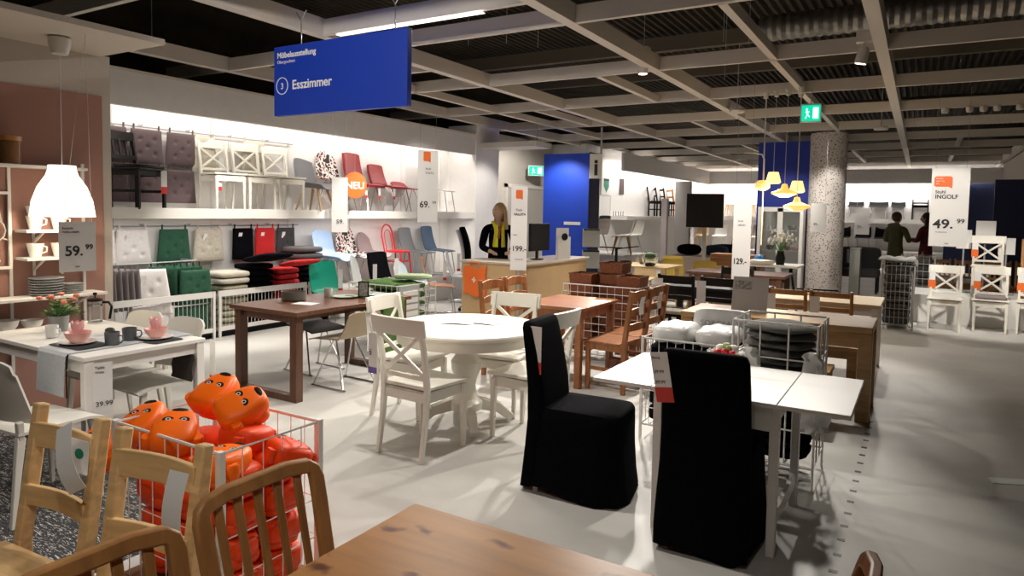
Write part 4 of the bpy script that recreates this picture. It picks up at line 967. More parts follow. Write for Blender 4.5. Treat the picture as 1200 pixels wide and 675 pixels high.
# ================================================================ info desk
DESK = mat('maple_desk', (.52, .35, .18), .45, var=.05, scale=3)
t = thing('info_desk', 'light wood information desk with a staff member behind it', 'desk', (-4.1, 7.15, 0))
obj('front_panel', M().box(-.95, 0, 0, .03, 0, .93), DESK, t, .003); obj('side_panel', M().box(-.03, 0, .035, 1.75, 0, .93), DESK, t, .003)
obj('raised_panel', M().box(-.14, -.035, .0-.01, 1.75, .0, .90), mat('maple_dark', (.36, .23, .12), .5), t) 
obj('worktop', M().add([(-.97, -.02, .93), (.03, -.02, .93), (.03, 1.80, .93), (-.55, 1.80, .93), (-.55, .5, .93), (-.97, .5, .93), (-.97, -.02, .96), (.03, -.02, .96), (.03, 1.80, .96), (-.55, 1.80, .96), (-.55, .5, .96), (-.97, .5, .96)], [(5, 4, 3, 2, 1, 0), (6, 7, 8, 9, 10, 11), (0, 1, 7, 6), (1, 2, 8, 7), (2, 3, 9, 8), (3, 4, 10, 9), (4, 5, 11, 10), (5, 0, 6, 11)]), mat('desk_top', (.50, .42, .33), .4), t, .004)
t.location = (-4.1, 7.20, 0)
t = thing('hanging_bag', 'orange paper bag with a white cross symbol fixed to the desk front', 'bag', (-4.83, 7.168, .52)); obj('bag', M().grid(lambda u, v: ((u-.5)*.34+.012*math.sin(v*7), -.012*math.sin(u*3.14)-.004*math.sin(v*9), .36*v+.02*math.sin(u*8)), 10, 10, .012), ORT, t)
obj('emblem', M().box(-.03, .03, -.025, -.018, .19, .205).box(-.008, .008, -.025, -.018, .165, .23), INKW, t); obj('handle', M().tube([(-.08, 0, .36), (-.06, 0, .42), (.06, 0, .42), (.08, 0, .36)], .006, 6), ORT, t)
def monitor(label, loc, rot, w=.5, h=.32, stand=True):
    t = thing('monitor', label, 'monitor', loc, rot)
    obj('screen', M().box(-w/2, w/2, -.02, .02, .12, .12+h), BLACKM, t, .004); obj('screen_back', M().blob((0, .03, .12+h/2), (w*.35, .03, h*.35), .4), BLACKM, t)
    obj('stand', M().box(-.02, .02, .02, .045, .01, .2).blob((0, .03, .008), (.11, .08, .008), .8), BLACKM, t)
monitor('black computer monitor on the info desk, turned sideways', (-4.32, 7.92, .96), 88, .48, .36)
o = obj('keyboard', M().box(-.2, .2, -.07, .07, 0, .02), PAPER, None, .004); tag(o, 'white keyboard in front of the monitor on the info desk', 'keyboard', loc=(-4.45, 7.65, .96), rot=-30)
t = thing('card_holder', 'tall white leaflet holder with a round seal on the info desk corner', 'leaflet holder', (-4.18, 8.35, .96), 60); obj('holder', M().box(-.1, .1, -.03, .03, 0, .30).box(-.1, .1, .02, .03, .3, .42), PAPER, t); obj('seal', M().lathe([(0, 0), (.05, 0), (.05, .005), (0, .005)], (0, 0, 0), 16, Matrix.Translation((0, -.031, .30)) @ Matrix.Rotation(RX, 4, 'X')), BLACKM, t)
# blue info wall
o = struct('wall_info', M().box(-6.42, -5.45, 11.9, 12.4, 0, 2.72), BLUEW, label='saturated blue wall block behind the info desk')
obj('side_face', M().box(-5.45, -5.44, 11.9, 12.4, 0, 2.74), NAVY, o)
t = thing('info_sign', 'white sign with a black letter i on the blue wall edge', 'sign', (-5.42, 11.86, 2.24), 35); obj('panel', M().box(0, .24, -.01, .01, 0, .46), PAPER, t); text('i', .42, INK, t, (.12, -.013, .07), (RX, 0, 0), align='CENTER', bold=.012); obj('pole', M().tube([(.22, .02, -.3), (.22, .02, .96)], .02, 8), GREY, t)
for z, l in ((.95, 'upper grey leaflet box on the blue wall edge'), (.55, 'lower grey leaflet box on the blue wall edge')):
    t = thing('leaflet_box', l, 'box', (-5.30, 11.75, z), 30); obj('box', M().box(-.16, .16, -.04, .04, 0, .34), mat('leaflet_grey', (.42, .43, .42), .5), t, .004); obj('slot', M().box(-.15, .15, -.045, -.038, .31, .34), BLACKM, t)
o = obj('wall_lettering', M().box(0, .35, -.006, 0, 0, .06), PAPER); tag(o, 'small white strip on the blue wall above the desk', 'label', loc=(-5.95, 11.895, 1.35)) ; 
t = thing('light_canopy', 'long white canopy board jutting over the blue info wall', 'light', (-6.6, 11.0, 2.78)); obj('board', M().box(-1.2, .55, -.1, .5, 0, .10), mat('canopy_white', (.6, .57, .52), .6), t, .004); obj('end_cap', M().cbox((-1.21, -.05, .05), (.03, .06, .05)), BLACKM, t); obj('hanger', M().tube([(-1, .2, .1), (-1, .2, .42)], .008, 6).tube([(.4, .2, .1), (.4, .2, .42)], .008, 6), GREY, t)
# exit signs
def exitsign(label, loc, rot, w=.3, h=.19, drop=.3, flip=False):
    t = thing('exit_sign', label, 'sign', loc, rot)
    obj('case', M().box(-w/2-.015, w/2+.015, -.02, .03, -h-.015, .02), PAPER, t, .003)
    obj('panel', M().box(-w/2, w/2, -.026, -.02, -h, 0), mat('exit_green', (0, .35, .22), .5, emit=(.0, .75, .42), es=.8), t)
    wm = mat('exit_white', (.9, .9, .9), .5, emit=(.8, 1, .95), es=1.0)
    a = -.5 if not flip else .5
    m = M().box(w*.10, w*.40, -.030, -.026, -h*.85, -h*.15)
    obj('door_symbol', m, wm, t)
    obj('running_figure', M().blob((-w*.22, -.028, -h*.25), (.013, .003, .013)).bar((-w*.22, -.028, -h*.33), (-w*.18, -.028, -h*.6), .02, .004, up=(0, 1, 0)).bar((-w*.18, -.028, -h*.58), (-w*.30, -.028, -h*.85), .012, .004, up=(0, 1, 0)).bar((-w*.18, -.028, -h*.58), (-w*.06, -.028, -h*.75), .012, .004, up=(0, 1, 0)).bar((-w*.30, -.028, -h*.45), (-w*.08, -.028, -h*.42), .010, .004, up=(0, 1, 0)), wm, t)
    if drop: obj('hanger', M().tube([(0, 0, .02), (0, 0, drop)], .006, 6), GREY, t)
exitsign('green escape route sign hanging under the ceiling grid at upper right', (-1.28, 9.55, 3.02), 8, .22, .20, .2)
exitsign('small green escape route sign on the service wall above the person', (-7.6, 13.7, 2.62), 50, .34, .2, 0)
# ================================================================ people
def person(label, loc, rot, skinP, edges, radii, mt=SKIN):
    t = thing('person', label, 'person', loc, rot)
    return t
def skin(name, parent, P, E, mt, sub=2):
    me = bpy.data.meshes.new(name); me.from_pydata([p[0] for p in P], E, []); o = bpy.data.objects.new(name, me); COL.objects.link(o); o.parent = parent
    sk = o.modifiers.new('s', 'SKIN'); sk.use_smooth_shade = True
    for i, p in enumerate(P): r_ = p[1]; me.skin_vertices[0].data[i].radius = (r_ if isinstance(r_, tuple) else (r_, r_))
    me.skin_vertices[0].data[0].use_root = True
    ss = o.modifiers.new('u', 'SUBSURF'); ss.levels = sub; ss.render_levels = sub
    me.materials.append(mt); return o
def body(t, arms, headz=1.50, turn=0.0, skinm=SKIN, hair=None, hairstyle='long'):
    # local: facing +Y ; arms = ((elbowL, handL), (elbowR, handR))
    P = [((0, 0, .92), (.13, .10)), ((0, -.01, 1.10), (.115, .085)), ((0, 0, 1.30), (.14, .10)), ((0, -.01, 1.40), (.09, .07)), ((0, 0, 1.47), (.045, .045)), ((0, .01, 1.53), (.045, .045))]
    E = [(0, 1), (1, 2), (2, 3), (3, 4), (4, 5)]
    for s, (el, ha) in zip((-1, 1), arms):
        n = len(P); P += [((s*.165, -.01, 1.36), .052), (el, .040), (ha, .026)]; E += [(3, n), (n, n+1), (n+1, n+2)]
        e = Vector(el); h = Vector(ha); d_ = (h-e).normalized(); side = d_.cross(Vector((0, 0, 1))).normalized()
        pm_ = h+d_*.05; k = len(P); P.append((tuple(pm_), (.034, .016))); E.append((n+2, k))
        for f in range(4):
            b_ = pm_+d_*.03+side*(f-1.5)*.017; L = (.038, .046, .043, .034)[f]
            q = b_+d_*L*.6; r_ = q+d_*L*.45+Vector((0, 0, -.018)); kk = len(P)
            P += [(tuple(b_), .008), (tuple(q), .0075), (tuple(r_), .006)]; E += [(k, kk), (kk, kk+1), (kk+1, kk+2)]
        kk = len(P); b_ = pm_-side*s*.025-d_*.02; P += [(tuple(b_), .009), (tuple(b_+d_*.04-side*s*.02), .008)]; E += [(k, kk), (kk, kk+1)]
    for s in (-1, 1):
        n = len(P); P += [((s*.09, 0, .82), .082), ((s*.10, .015, .48), .055), ((s*.10, -.01, .08), .036), ((s*.10, .03, .035), (.036, .03)), ((s*.11, .13, .025), (.032, .018))]; E += [(0, n), (n, n+1), (n+1, n+2), (n+2, n+3), (n+3, n+4)]
    o = skin('body', t, P, E, skinm)
    # head with face, turned
    H = Matrix.Translation((0, .02, 1.60)) @ Matrix.Rotation(turn, 4, 'Z')
    def hf(p):
        k = 1-.28*max(0, (-p.z-.02)/.1); return (p.x*k, p.y*(1-.1*max(0, -p.z/.1))+.0, p.z)
    m = M().blob((0, 0, 0), (.076, .095, .115), .95, 24, 18, fn=hf, mt=H)
    m.blob((0, .098, -.018), (.013, .018, .022), 1, 10, 8, mt=H)
    for s in (-1, 1): m.blob((s*.078, -.005, -.01), (.009, .018, .028), 1, 8, 8, mt=H)
    hd_ = obj('head', m, skinm, t, ang=80)
    for s in (-1, 1):
        e = obj('eye', M().blob((s*.03, .082, .012), (.012, .008, .007), 1, 10, 6, mt=H), WHITE, hd_); obj('pupil', M().blob((s*.03, .089, .012), (.005, .003, .005), 1, 8, 6, mt=H), INK, e)
        obj('eyebrow', M().tube([(s*.018, .092, .034), (s*.045, .083, .034)], .003, 5, mt=H), mat('brow', (.12, .07, .04), .8), hd_)
    obj('mouth', M().blob((0, .088, -.055), (.022, .008, .007), 1, 10, 6, mt=H), mat('lips', (.45, .12, .10), .5), hd_)
    if hair:
        def hr(p):
            return (p.x, p.y-.018 if p.z > -.02 else min(p.y, .0)-.01, p.z)
        m = M()
        m.blob((0, -.022, .025), (.088, .098, .108), .95, 24, 14, mt=H)
        if hairstyle == 'long':
            m.grid(lambda u, v: ((.088+.02*v)*math.cos(math.pi+u*math.pi), -.01+(.09+.02*v)*math.sin(math.pi+u*math.pi), .03-.27*v), 14, 10, .02, mt=H)
        elif hairstyle == 'bob': m.grid(lambda u, v: ((.088+.01*v)*math.cos(math.pi*1.0+u*math.pi), -.01+(.095)*math.sin(math.pi+u*math.pi), .03-.15*v), 14, 8, .02, mt=H)
        else: m.blob((0, -.10, .05), (.045, .045, .045), 1, 12, 10, mt=H)
        obj('hair', m, hair, t, ang=80)
    return t
def clothe(t, arms, mt, hem=.75, flare=1.0, name='jacket', sleeve=1.0):
    P = [((0, 0, hem), (.165*flare, .125*flare)), ((0, 0, .95), (.16, .125)), ((0, -.01, 1.12), (.135, .105)), ((0, 0, 1.30), (.158, .118)), ((0, -.01, 1.405), (.10, .08)), ((0, 0, 1.44), (.065, .062))]
    E = [(i, i+1) for i in range(5)]
    for s, (el, ha) in zip((-1, 1), arms):
        n = len(P); h = Vector(el).lerp(Vector(ha), .92); P += [((s*.172, -.01, 1.37), .066), (el, .052), (tuple(h), .040)]; E += [(4, n), (n, n+1), (n+1, n+2)]
    return skin(name, t, P, E, mt)
arms = (((-.24, .06, 1.12), (-.12, .28, 1.07)), ((.24, .08, 1.12), (.14, .30, 1.07)))
t = thing('person', 'blond staff member in black top and yellow vest standing behind the info desk', 'person', (-5.02, 8.02, -.02), -140)
body(t, arms, turn=-1.0, hair=mat('blond_hair', (.42, .29, .14), .6), hairstyle='long')
clothe(t, arms, BLACKF, .45, 1.05, 'black_top')
YEL = mat('yellow_vest', (.75, .68, .02), .6)
m = M()
for s in (-1, 1): m.grid(lambda u, v: (s*(.025+.065*u), .122+.018*v+.012*math.cos(u*3)-.06*u*u, 1.42-.30*v), 4, 8, .008*s)
obj('vest_front', m, YEL, t); obj('vest_collar', M().tube([(-.04, .115, 1.40), (-.085, .02, 1.46), (-.05, -.09, 1.44), (.05, -.09, 1.44), (.085, .02, 1.46), (.04, .115, 1.40)], .022, 8), YEL, t); obj('scarf', M().tube([(-.03, .11, 1.43), (0, .13, 1.36), (.02, .135, 1.24)], .02, 8), mat('rust_scarf', (.35, .10, .04), .8), t)
a2 = (((-.24, .04, 1.12), (-.12, .26, 1.14)), ((.24, .06, 1.12), (.12, .26, 1.16)))
t = thing('person', 'shopper in an olive green parka near the back wall, seen from behind', 'person', (-.44, 16.3, 0), -25)
body(t, a2, turn=-.2, hair=mat('brown_hair', (.10, .05, .03), .7), hairstyle='bun'); clothe(t, a2, mat('olive_parka', (.10, .095, .045), .8), .62, 1.15, 'parka'); obj('hood', M().blob((0, -.10, 1.44), (.13, .07, .06), .9), mat('olive_hood', (.16, .14, .09), .9), t); obj('trousers', M().bar((-.09, 0, .75), (-.10, 0, .06), .15, .16, .10, .11).bar((.09, 0, .75), (.10, 0, .06), .15, .16, .10, .11), BLACKF, t, .02)
t = thing('person', 'dark-haired shopper in a wine red coat beside the parka', 'person', (.10, 16.95, 0), 60)
body(t, a2, turn=.3, hair=mat('dark_hair', (.03, .018, .015), .7), hairstyle='long'); clothe(t, a2, mat('wine_coat', (.12, .008, .02), .8), .55, 1.1, 'coat'); obj('trousers', M().bar((-.09, 0, .7), (-.10, 0, .06), .15, .16, .10, .11).bar((.09, 0, .7), (.10, 0, .06), .15, .16, .10, .11), BLACKF, t, .02)

# ================================================================ reddish antique table + chairs + basket
t = thing('dining_table', 'glossy reddish antique-stained table with matching ladder-back chairs', 'table', (-2.88, 5.93, 0))
obj('tabletop', M().box(-.33, .33, -.42, .42, .71, .74), ANTTOP, t, .006); obj('apron', M().box(-.28, .28, -.37, -.35, .62, .71).box(-.28, .28, .35, .37, .62, .71).box(-.28, -.26, -.35, .35, .62, .71).box(.26, .28, -.35, .35, .62, .71), ANTIQUE, t)
for x in (-.27, .27):
    for y in (-.36, .36): obj('leg', M().cbox((x, y, .355), (.06, .06, .71)), ANTIQUE, t, .004)
def lk_chair(label, loc, rot): return ladder_chair(label, ANTIQUE, loc, rot, w=.42, h=.92, rails=((.86, .075), (.72, .05), (.58, .05)), post=.038, lean=.06, arch=.02)
c = lk_chair('reddish ladder-back chair nearest the camera at the right of the antique table', (-2.35, 5.80, 0), 84); price_tag(c, (.0, -.27, .86), rot=(0, 0, 0), w=.09, h=.16, red=0)
c = lk_chair('reddish ladder-back chair behind its twin at the right of the antique table', (-2.35, 6.27, 0), 86); price_tag(c, (.0, -.27, .86), rot=(0, 0, 0), w=.09, h=.16, red=0)
lk_chair('reddish ladder-back chair nearer the camera at the left of the antique table', (-3.40, 5.70, 0), -90); lk_chair('reddish ladder-back chair farther back at the left of the antique table', (-3.40, 6.17, 0), -90)
bk = basket('wire_bin', 'white wire bin holding stacked brown storage baskets', (-2.90, 6.98, 0), 0, .86, .60, .82, 10, 7, 9, r=.003, z0=.08)
WICK = mat('brown_wicker', (.22, .075, .03), .8, var=.35, scale=60)
f = None
for (x, y, n) in ((-3.17, 6.90, 7), (-2.89, 7.08, 8), (-2.62, 6.90, 7)):
    for k in range(n):
        if f is None:
            f = obj('storage_basket', M().add([(-.125, -.13, 0), (.125, -.13, 0), (.125, .13, 0), (-.125, .13, 0), (-.135, -.14, .11), (.135, -.14, .11), (.135, .14, .11), (-.135, .14, .11)], [(3, 2, 1, 0), (0, 1, 5, 4), (1, 2, 6, 5), (2, 3, 7, 6), (3, 0, 4, 7)]).tube([(-.135, -.14, .11), (.135, -.14, .11), (.135, .14, .11), (-.135, .14, .11)], .008, 6, True).box(-.12, .12, -.125, .125, .004, .012), WICK); o = f
        else: o = f.copy(); COL.objects.link(o)
        tag(o, 'brown woven storage basket stacked in the wire bin', 'basket', 'brown storage baskets in the wire bin', loc=(x, y, .09+.121*k), rot=random.uniform(-.5, .5))

# ================================================================ bins of cushions behind the drop-leaf table
bk = basket('wire_bin', 'wide white wire bin with packed white pillows on black cushions', (-1.33, 4.92, 0), 0, .66, .62, .72, 11, 6, 5, r=.003, z0=.10, post=.018)
BAG = mat('plastic_bag_white', (.66, .65, .64), .25, var=.1, scale=12)
for k, (x, y, l) in enumerate(((-1.49, 4.85, 'left one of two glossy white wrapped pillows in the bin'), (-1.18, 4.85, 'right one of two glossy white wrapped pillows in the bin'))):
    o = obj('wrapped_pillow', M().blob((0, 0, .065), (.145, .20, .07), .6, 24, 12, fn=lambda p: (p.x+.006*math.sin(p.y*60), p.y, p.z+.006*math.sin(p.x*45+p.y*30))), BAG); tag(o, l, 'pillow', loc=(x, y, .68), rot=0)
f = None
for k in range(5):
    for x in (-1.50, -1.16):
        o = obj('black_cushion', M().blob((0, 0, .055), (.155, .28, .055), .5, 20, 8), BLACKF) if f is None else f.copy()
        if f is None: f = o
        else: COL.objects.link(o)
        tag(o, 'black cushion layered under the wrapped pillows', 'cushion', 'black cushions in the wide wire bin', loc=(x, 4.92, .11+.113*k), rot=0)
t = thing('wrapped_pillow', 'printed white pillow pack standing at the back of the wide bin', 'pillow', (-1.24, 5.14, .68), (-4, 0, 4)); obj('pack', M().blob((0, 0, .11), (.21, .045, .11), .45, 24, 10), BAG, t)
text('SORGFALT', .06, mat('grey_ink', (.3, .32, .34), .6), t, (-.15, -.049, .09), (RX, 0, 0))
bk = basket('wire_bin', 'tall open white wire bin stacked with dark round seat pads', (-.72, 4.50, 0), 0, .48, .46, .96, 3, 3, 4, r=.005, z0=.12)
f = None
for k in range(10):
    mt_ = DGREY
    o = obj('seat_pad', M().blob((0, 0, .028), (.20, .20, .0235), .7, 28, 8, fn=lambda p: (p.x, p.y, p.z-.5*p.x*p.x-.5*p.y*p.y)), mat('taupe_pad', (.10, .095, .085), .9)) if f is None else f.copy()
    if f is None: f = o
    else: COL.objects.link(o)
    tag(o, 'dark taupe round seat pad in the sagging stack', 'seat pad', 'taupe seat pads in the tall wire bin', loc=(-.72, 4.50, .46+.049*k), rot=k*37)
f = None
for k in range(5):
    o = obj('black_cushion', M().blob((0, 0, .03), (.20, .19, .030), .6, 20, 8), BLACKF) if f is None else f.copy()
    if f is None: f = o
    else: COL.objects.link(o)
    tag(o, 'black cushion at the bottom of the tall wire bin', 'cushion', 'black cushions in the tall wire bin', loc=(-.72, 4.50, .125+.062*k), rot=0)
for k, (x, y, z, s_) in enumerate(((-.86, 4.27, .70, .07), (-.50, 4.28, .72, .06), (-.52, 4.27, .42, .06), (-.46, 4.40, .38, .05))):
    o = obj('plastic_wrap', M().blob((0, 0, 0), (s_, .02, s_*1.5), .7, 14, 10, fn=lambda p: (p.x+.015*math.sin(p.z*70), p.y+.012*math.sin(p.x*80+p.z*40), p.z)), BAG); tag(o, ('crumpled white wrap at the left front of the tall bin', 'crumpled white wrap at the right front of the tall bin', 'crumpled wrap hanging low under the table edge', 'tuft of clear wrap sticking out of the tall bin low on the right')[k], 'plastic wrap', loc=(x, y, z))

# ================================================================ oak table with benches, paper stand
t = thing('dining_table', 'thick oak table on slab legs with benches, beyond the tall wire bin', 'table', (-1.03, 6.22, 0))
obj('tabletop', M().box(-.75, .75, -.33, .33, .70, .75), OAK, t, .006)
for x in (-.70, .70):
    obj('leg', M().box(x-.05, x+.05, -.32, -.22, 0, .70), OAK, t, .004); obj('leg', M().box(x-.05, x+.05, .22, .32, 0, .70), OAK, t, .004)
obj('apron', M().box(-.68, .68, -.30, -.27, .58, .70), OAK, t); obj('apron', M().box(-.68, .68, .27, .30, .58, .70), OAK, t)
def bench(label, loc, L=.9, mt=OAK):
    t = thing('bench', label, 'bench', loc); obj('seat', M().box(-L/2, L/2, -.17, .17, .41, .45), mt, t, .005)
    for x in (-L/2+.05, L/2-.05):
        for y in (-.12, .12): obj('leg', M().box(x-.04, x+.04, y-.04, y+.04, 0, .41), mt, t, .004)
    obj('rail', M().box(-L/2+.08, L/2-.08, -.02, .02, .32, .40), mt, t)
bench('oak bench on the near side of the oak table', (-.98, 5.66, 0)); bench('oak bench on the far side of the oak table', (-.92, 6.80, 0), 1.0)
for x, y, l in ((-.80, 5.9, 'small white box under the oak table'), ):
    o = obj('white_box', M().box(-.1, .1, -.06, .06, 0, .22), PAPER, None, .003); tag(o, l, 'box', loc=(-.60, 6.22, 0))
t = thing('info_card', 'grey-white printed board with a small photograph standing on the oak table', 'sign', (-1.27, 6.20, .751), 4); obj('board', M().grid(lambda u, v: ((u-.5)*.30, .10*v, .30*v), 1, 1, .006), mat('pale_board', (.48, .45, .43), .6), t); obj('photo', M().grid(lambda u, v: (-.06+(u-.5)*.14, .065+.022*v-.004, .19+.075*v), 1, 1, .002), mat('photo_grey', (.3, .3, .28), .6), t); obj('prop', M().bar((0, .1, .28), (0, .2, 0), .02, .01), PAPER, t)
# pine table with white legs + pine chairs
t = thing('dining_table', 'pale pine-topped table with white legs by the aisle', 'table', (-.90, 7.92, 0))
obj('tabletop', M().box(-.60, .60, -.42, .42, .715, .745), BIRCH, t, .004); obj('apron', M().box(-.55, .55, -.37, -.35, .63, .715).box(-.55, .55, .35, .37, .63, .715).box(-.55, -.53, -.35, .35, .63, .715).box(.53, .55, -.35, .35, .63, .715), WHITE, t)
for x in (-.55, .55):
    for y in (-.37, .37): obj('leg', M().cbox((x, y, .357), (.06, .06, .714)), WHITE, t, .004)
for x, l in ((-1.10, 'left one of two honey brown ladder-back chairs before the pale pine table'), (-.70, 'right one of two honey brown ladder-back chairs before the pale pine table')):
    c = ladder_chair(l, CHAIRBR, (x, 7.32, 0), 0, w=.38, h=.90, rails=((.86, .05), (.72, .04), (.60, .04)), post=.03)
    price_tag(c, (-.14, -.27, .84), w=.09, h=.20, red=0)
o = obj('folded_cloth', M().box(-.14, .14, -.1, .1, 0, .01), mat('red_cloth', (.5, .05, .04), .9)); tag(o, 'red and white folded cloths on the pale pine table', 'cloth', loc=(-1.28, 8.05, .746), rot=10)
t = thing('serving_tray', 'light wooden tray with black rim on the pale pine table', 'tray', (-.95, 8.2, .747), 10)
obj('tray', M().box(-.22, .22, -.13, .13, 0, .012), BIRCH, t); obj('rim', M().tube([(-.22, -.13, .03), (.22, -.13, .03), (.22, .13, .03), (-.22, .13, .03)], .010, 6, True), BLACKM, t)
# black table with black chairs
t = thing('dining_table', 'black wooden table in the middle aisle with tagged black chairs', 'table', (-2.12, 8.42, 0))
obj('tabletop', M().box(-.60, .60, -.42, .42, .71, .74), BLACKW, t, .004); obj('apron', M().box(-.54, .54, -.37, -.35, .60, .71), BLACKW, t); obj('apron', M().box(-.54, .54, .35, .37, .60, .71), BLACKW, t)
for x in (-.55, .55):
    for y in (-.37, .37): obj('leg', M().cbox((x, y, .355), (.07, .07, .71)), BLACKW, t, .004)
for x, y, l in ((-2.34, 7.78, 'left black chair with red-footed tag in front of the black table'), (-1.86, 7.80, 'right black chair with red-footed tag in front of the black table')):
    c = ladder_chair(l, BLACKW, (x, y, 0), 0, w=.42, h=.92, rails=((.86, .09), (.66, .05)), post=.034, pad=BEIGE)
    o = price_tag(c, (-.19, -.29, .87), w=.10, h=.34, red=.25, curl=0)
ladder_chair('black chair on the far side of the black table', BLACKW, (-2.05, 8.98, 0), 180, w=.42, h=.92, rails=((.86, .09), (.66, .05)), post=.034, pad=BEIGE)
o = obj('floor_mat', M().box(-.5, .5, -.3, .3, 0, .01), mat('red_brown_rug', (.25, .06, .04), .9)); tag(o, 'reddish brown mat under the black chairs', 'rug', loc=(-1.85, 7.3, 0))
t = thing('dining_table', 'very dark brown table behind the black table', 'table', (-2.30, 10.5, 0)); obj('tabletop', M().box(-.7, .7, -.4, .4, .71, .75), BROWN, t, .004)
for x in (-.62, .62):
    for y in (-.34, .34): obj('leg', M().cbox((x, y, .355), (.07, .07, .71)), BROWN, t, .004)
obj('apron', M().box(-.6, .6, -.35, -.33, .60, .71), BROWN, t); obj('apron', M().box(-.6, .6, .33, .35, .6, .71), BROWN, t)
t = thing('sideboard', 'honey brown low cabinet behind the dark tables', 'cabinet', (-2.72, 12.22, 0)); obj('body', M().box(-.42, .42, -.22, .22, 0, .92), mat('honey_wood', (.22, .09, .03), .45, var=.15, scale=3, kind='wood', col2=(1, 8, 8)), t, .004); obj('door', M().box(-.40, -.01, -.235, -.222, .08, .86), MATS['honey_wood'], t, .003, label='left door'); obj('door', M().box(.01, .40, -.235, -.222, .08, .86), MATS['honey_wood'], t, .003, label='right door'); obj('plate_label', M().box(-.3, -.1, -.24, -.236, .62, .72), BIRCH, t)
# TV on stand
t = thing('display_screen', 'large black square screen on a post above the middle of the store', 'screen', (-3.42, 12.6, 0), 8); obj('screen', M().box(-.33, .33, -.03, .03, 1.36, 1.98), BLACKM, t, .004); obj('pole', M().box(-.035, .035, .03, .07, 0, 1.6), mat('pole_grey', (.4, .38, .36), .5), t); obj('base', M().box(-.25, .25, -.2, .2, 0, .03), GREY, t, .004)
# white banner 129
t = banner('price_banner', 'narrow white hanging banner priced 129 in the middle of the photo', (-1.82, 8.35, .72), 20, .205, 1.22, wires=3.2); T(t, '129.-', .095, -.095, .30, bold=.002, sx=.82); T(t, 'Stuhl', .03, -.05, .80); T(t, 'HENRI', .03, -.05, .75)
t = banner('price_banner', 'large white hanging banner with orange patch priced 49.99', (.285, 10.0, 1.26), 1.5, .40, .965, wires=3.2)
badge(t, -.075, .80, .19, .13); T(t, 'Stuhl', .055, -.155, .655, bold=.001); T(t, 'INGOLF', .068, -.155, .59, bold=.0015); T(t, '49.', .155, -.165, .225, bold=.003, sx=1.15); T(t, '99', .075, .085, .29, bold=.001, sx=1.1); T(t, 'Kundenservice', .02, -.13, .17); T(t, '00.00', .018, -.03, .03)
text('Produkt', .022, INKW, t, (-.15, -.008, .83), (RX, 0, 0)); text('jeden Tag', .022, INKW, t, (-.15, -.008, .80), (RX, 0, 0)); text('neu', .022, INKW, t, (-.15, -.008, .77), (RX, 0, 0))
# platform with white chairs
o = obj('platform', M().box(-.25, 1.9, 12.28, 13.5, 0, .43), WHITE, None, .004); tag(o, 'low white display platform behind the right-hand white chairs', 'platform')
for (x, y, z, a, l) in ((.34, 11.62, 0, 178, 'white x-back chair left of the pair in front of the platform'), (.90, 11.85, 0, 176, 'white x-back chair with a grey pad in front of the platform'), (1.42, 11.95, 0, 174, 'white x-back chair cut off by the right frame edge'), (.90, 12.62, .432, 178, 'white x-back chair raised on the platform above the padded one')):
    c = dup(cA, (x, y, z), a, l)
    o = obj('red_tag', M().box(-.045, .045, -.006, 0, -.12, 0), ORT, c); o.location = (.17, -.19, .70); 
    obj('white_tag', M().box(-.04, .04, -.006, 0, .001, .14), PAPER, o)
o = obj('seat_pad', M().blob((0, 0, .03), (.19, .19, .03), .5, 24, 8), mat('grey_pad', (.20, .17, .17), .9)); tag(o, 'grey seat pad on the white chair before the platform', 'cushion', loc=(.90, 11.85, .462))
for x, z, w, h, l, o_ in ((.60, 1.13, .20, .30, 'small white price card with orange patch right of the big banner', True), (.88, 1.22, .26, .36, 'plain white price card behind the raised white chair', False), (1.16, 1.06, .22, .26, 'plain white low card against the navy wall', False)):
    t = banner('price_card', l, (x, 13.1, z), 0, w, h, pole=True, pz=.431)
    if o_: badge(t, -.02, h-.06, .1, .07); T(t, '169', .05, -.05, .06)
o = obj('brown_chair_row', M(), BROWN); bpy.data.objects.remove(o)
f = None
for k in range(4):
    L = (.30+.45*k, 14.6, 0)
    if f is None: f = ladder_chair('dark brown slatted chair in the row behind the white platform', CHAIRBR, L, 180, 'row of brown chairs behind the platform', w=.40, h=.88, rails=((.82, .06), (.55, .04)), sticks=4, post=.034)
    else: dup(f, L, 180)
ladder_chair('brown chair with orange tag at the far right edge behind the platform', CHAIRBR, (1.52, 12.75, .432), 176, w=.40, h=.88, rails=((.82, .06), (.55, .04)), sticks=3, post=.04)
# cages
CAGE = mat('grey_cage_wire', (.30, .29, .28), .45)
c = basket('wire_cage', 'grey wire cage of dark folded goods by the aisle', (-.26, 11.55, 0), 2, .40, .80, .92, 7, 6, 7, r=.004, z0=.06, post=.02, wire=CAGE)
f = None
for k in range(8):
    o = obj('folded_goods', M().blob((0, 0, .05), (.18, .36, .052), .4, 16, 6), mat('charcoal_goods', (.03, .028, .026), .8)) if f is None else f.copy()
    if f is None: f = o
    else: COL.objects.link(o)
    tag(o, 'charcoal folded cloth bundle in the grey wire cage', 'cloth', 'charcoal bundles in the wire cage', loc=(-.26, 11.55, .07+.104*k))
o = obj('grey_throw', M().grid(lambda u, v: ((u-.5)*.5, (v-.5)*.8, .03*math.sin(u*9)*math.sin(v*7)+.04-(.08 if u > .92 else 0)), 12, 12, .02), mat('grey_throw', (.30, .29, .28), .9, var=.2, scale=12)); tag(o, 'crumpled grey throw lying on top of the wire cage', 'throw', loc=(-.26, 11.55, .968))
c = basket('wire_cage', 'second wire cage of dark goods, farther back beside the shoppers', (-.02, 13.9, 0), 0, .5, .6, .95, 6, 5, 7, r=.005, z0=.06, post=.02, wire=CAGE)
f = None
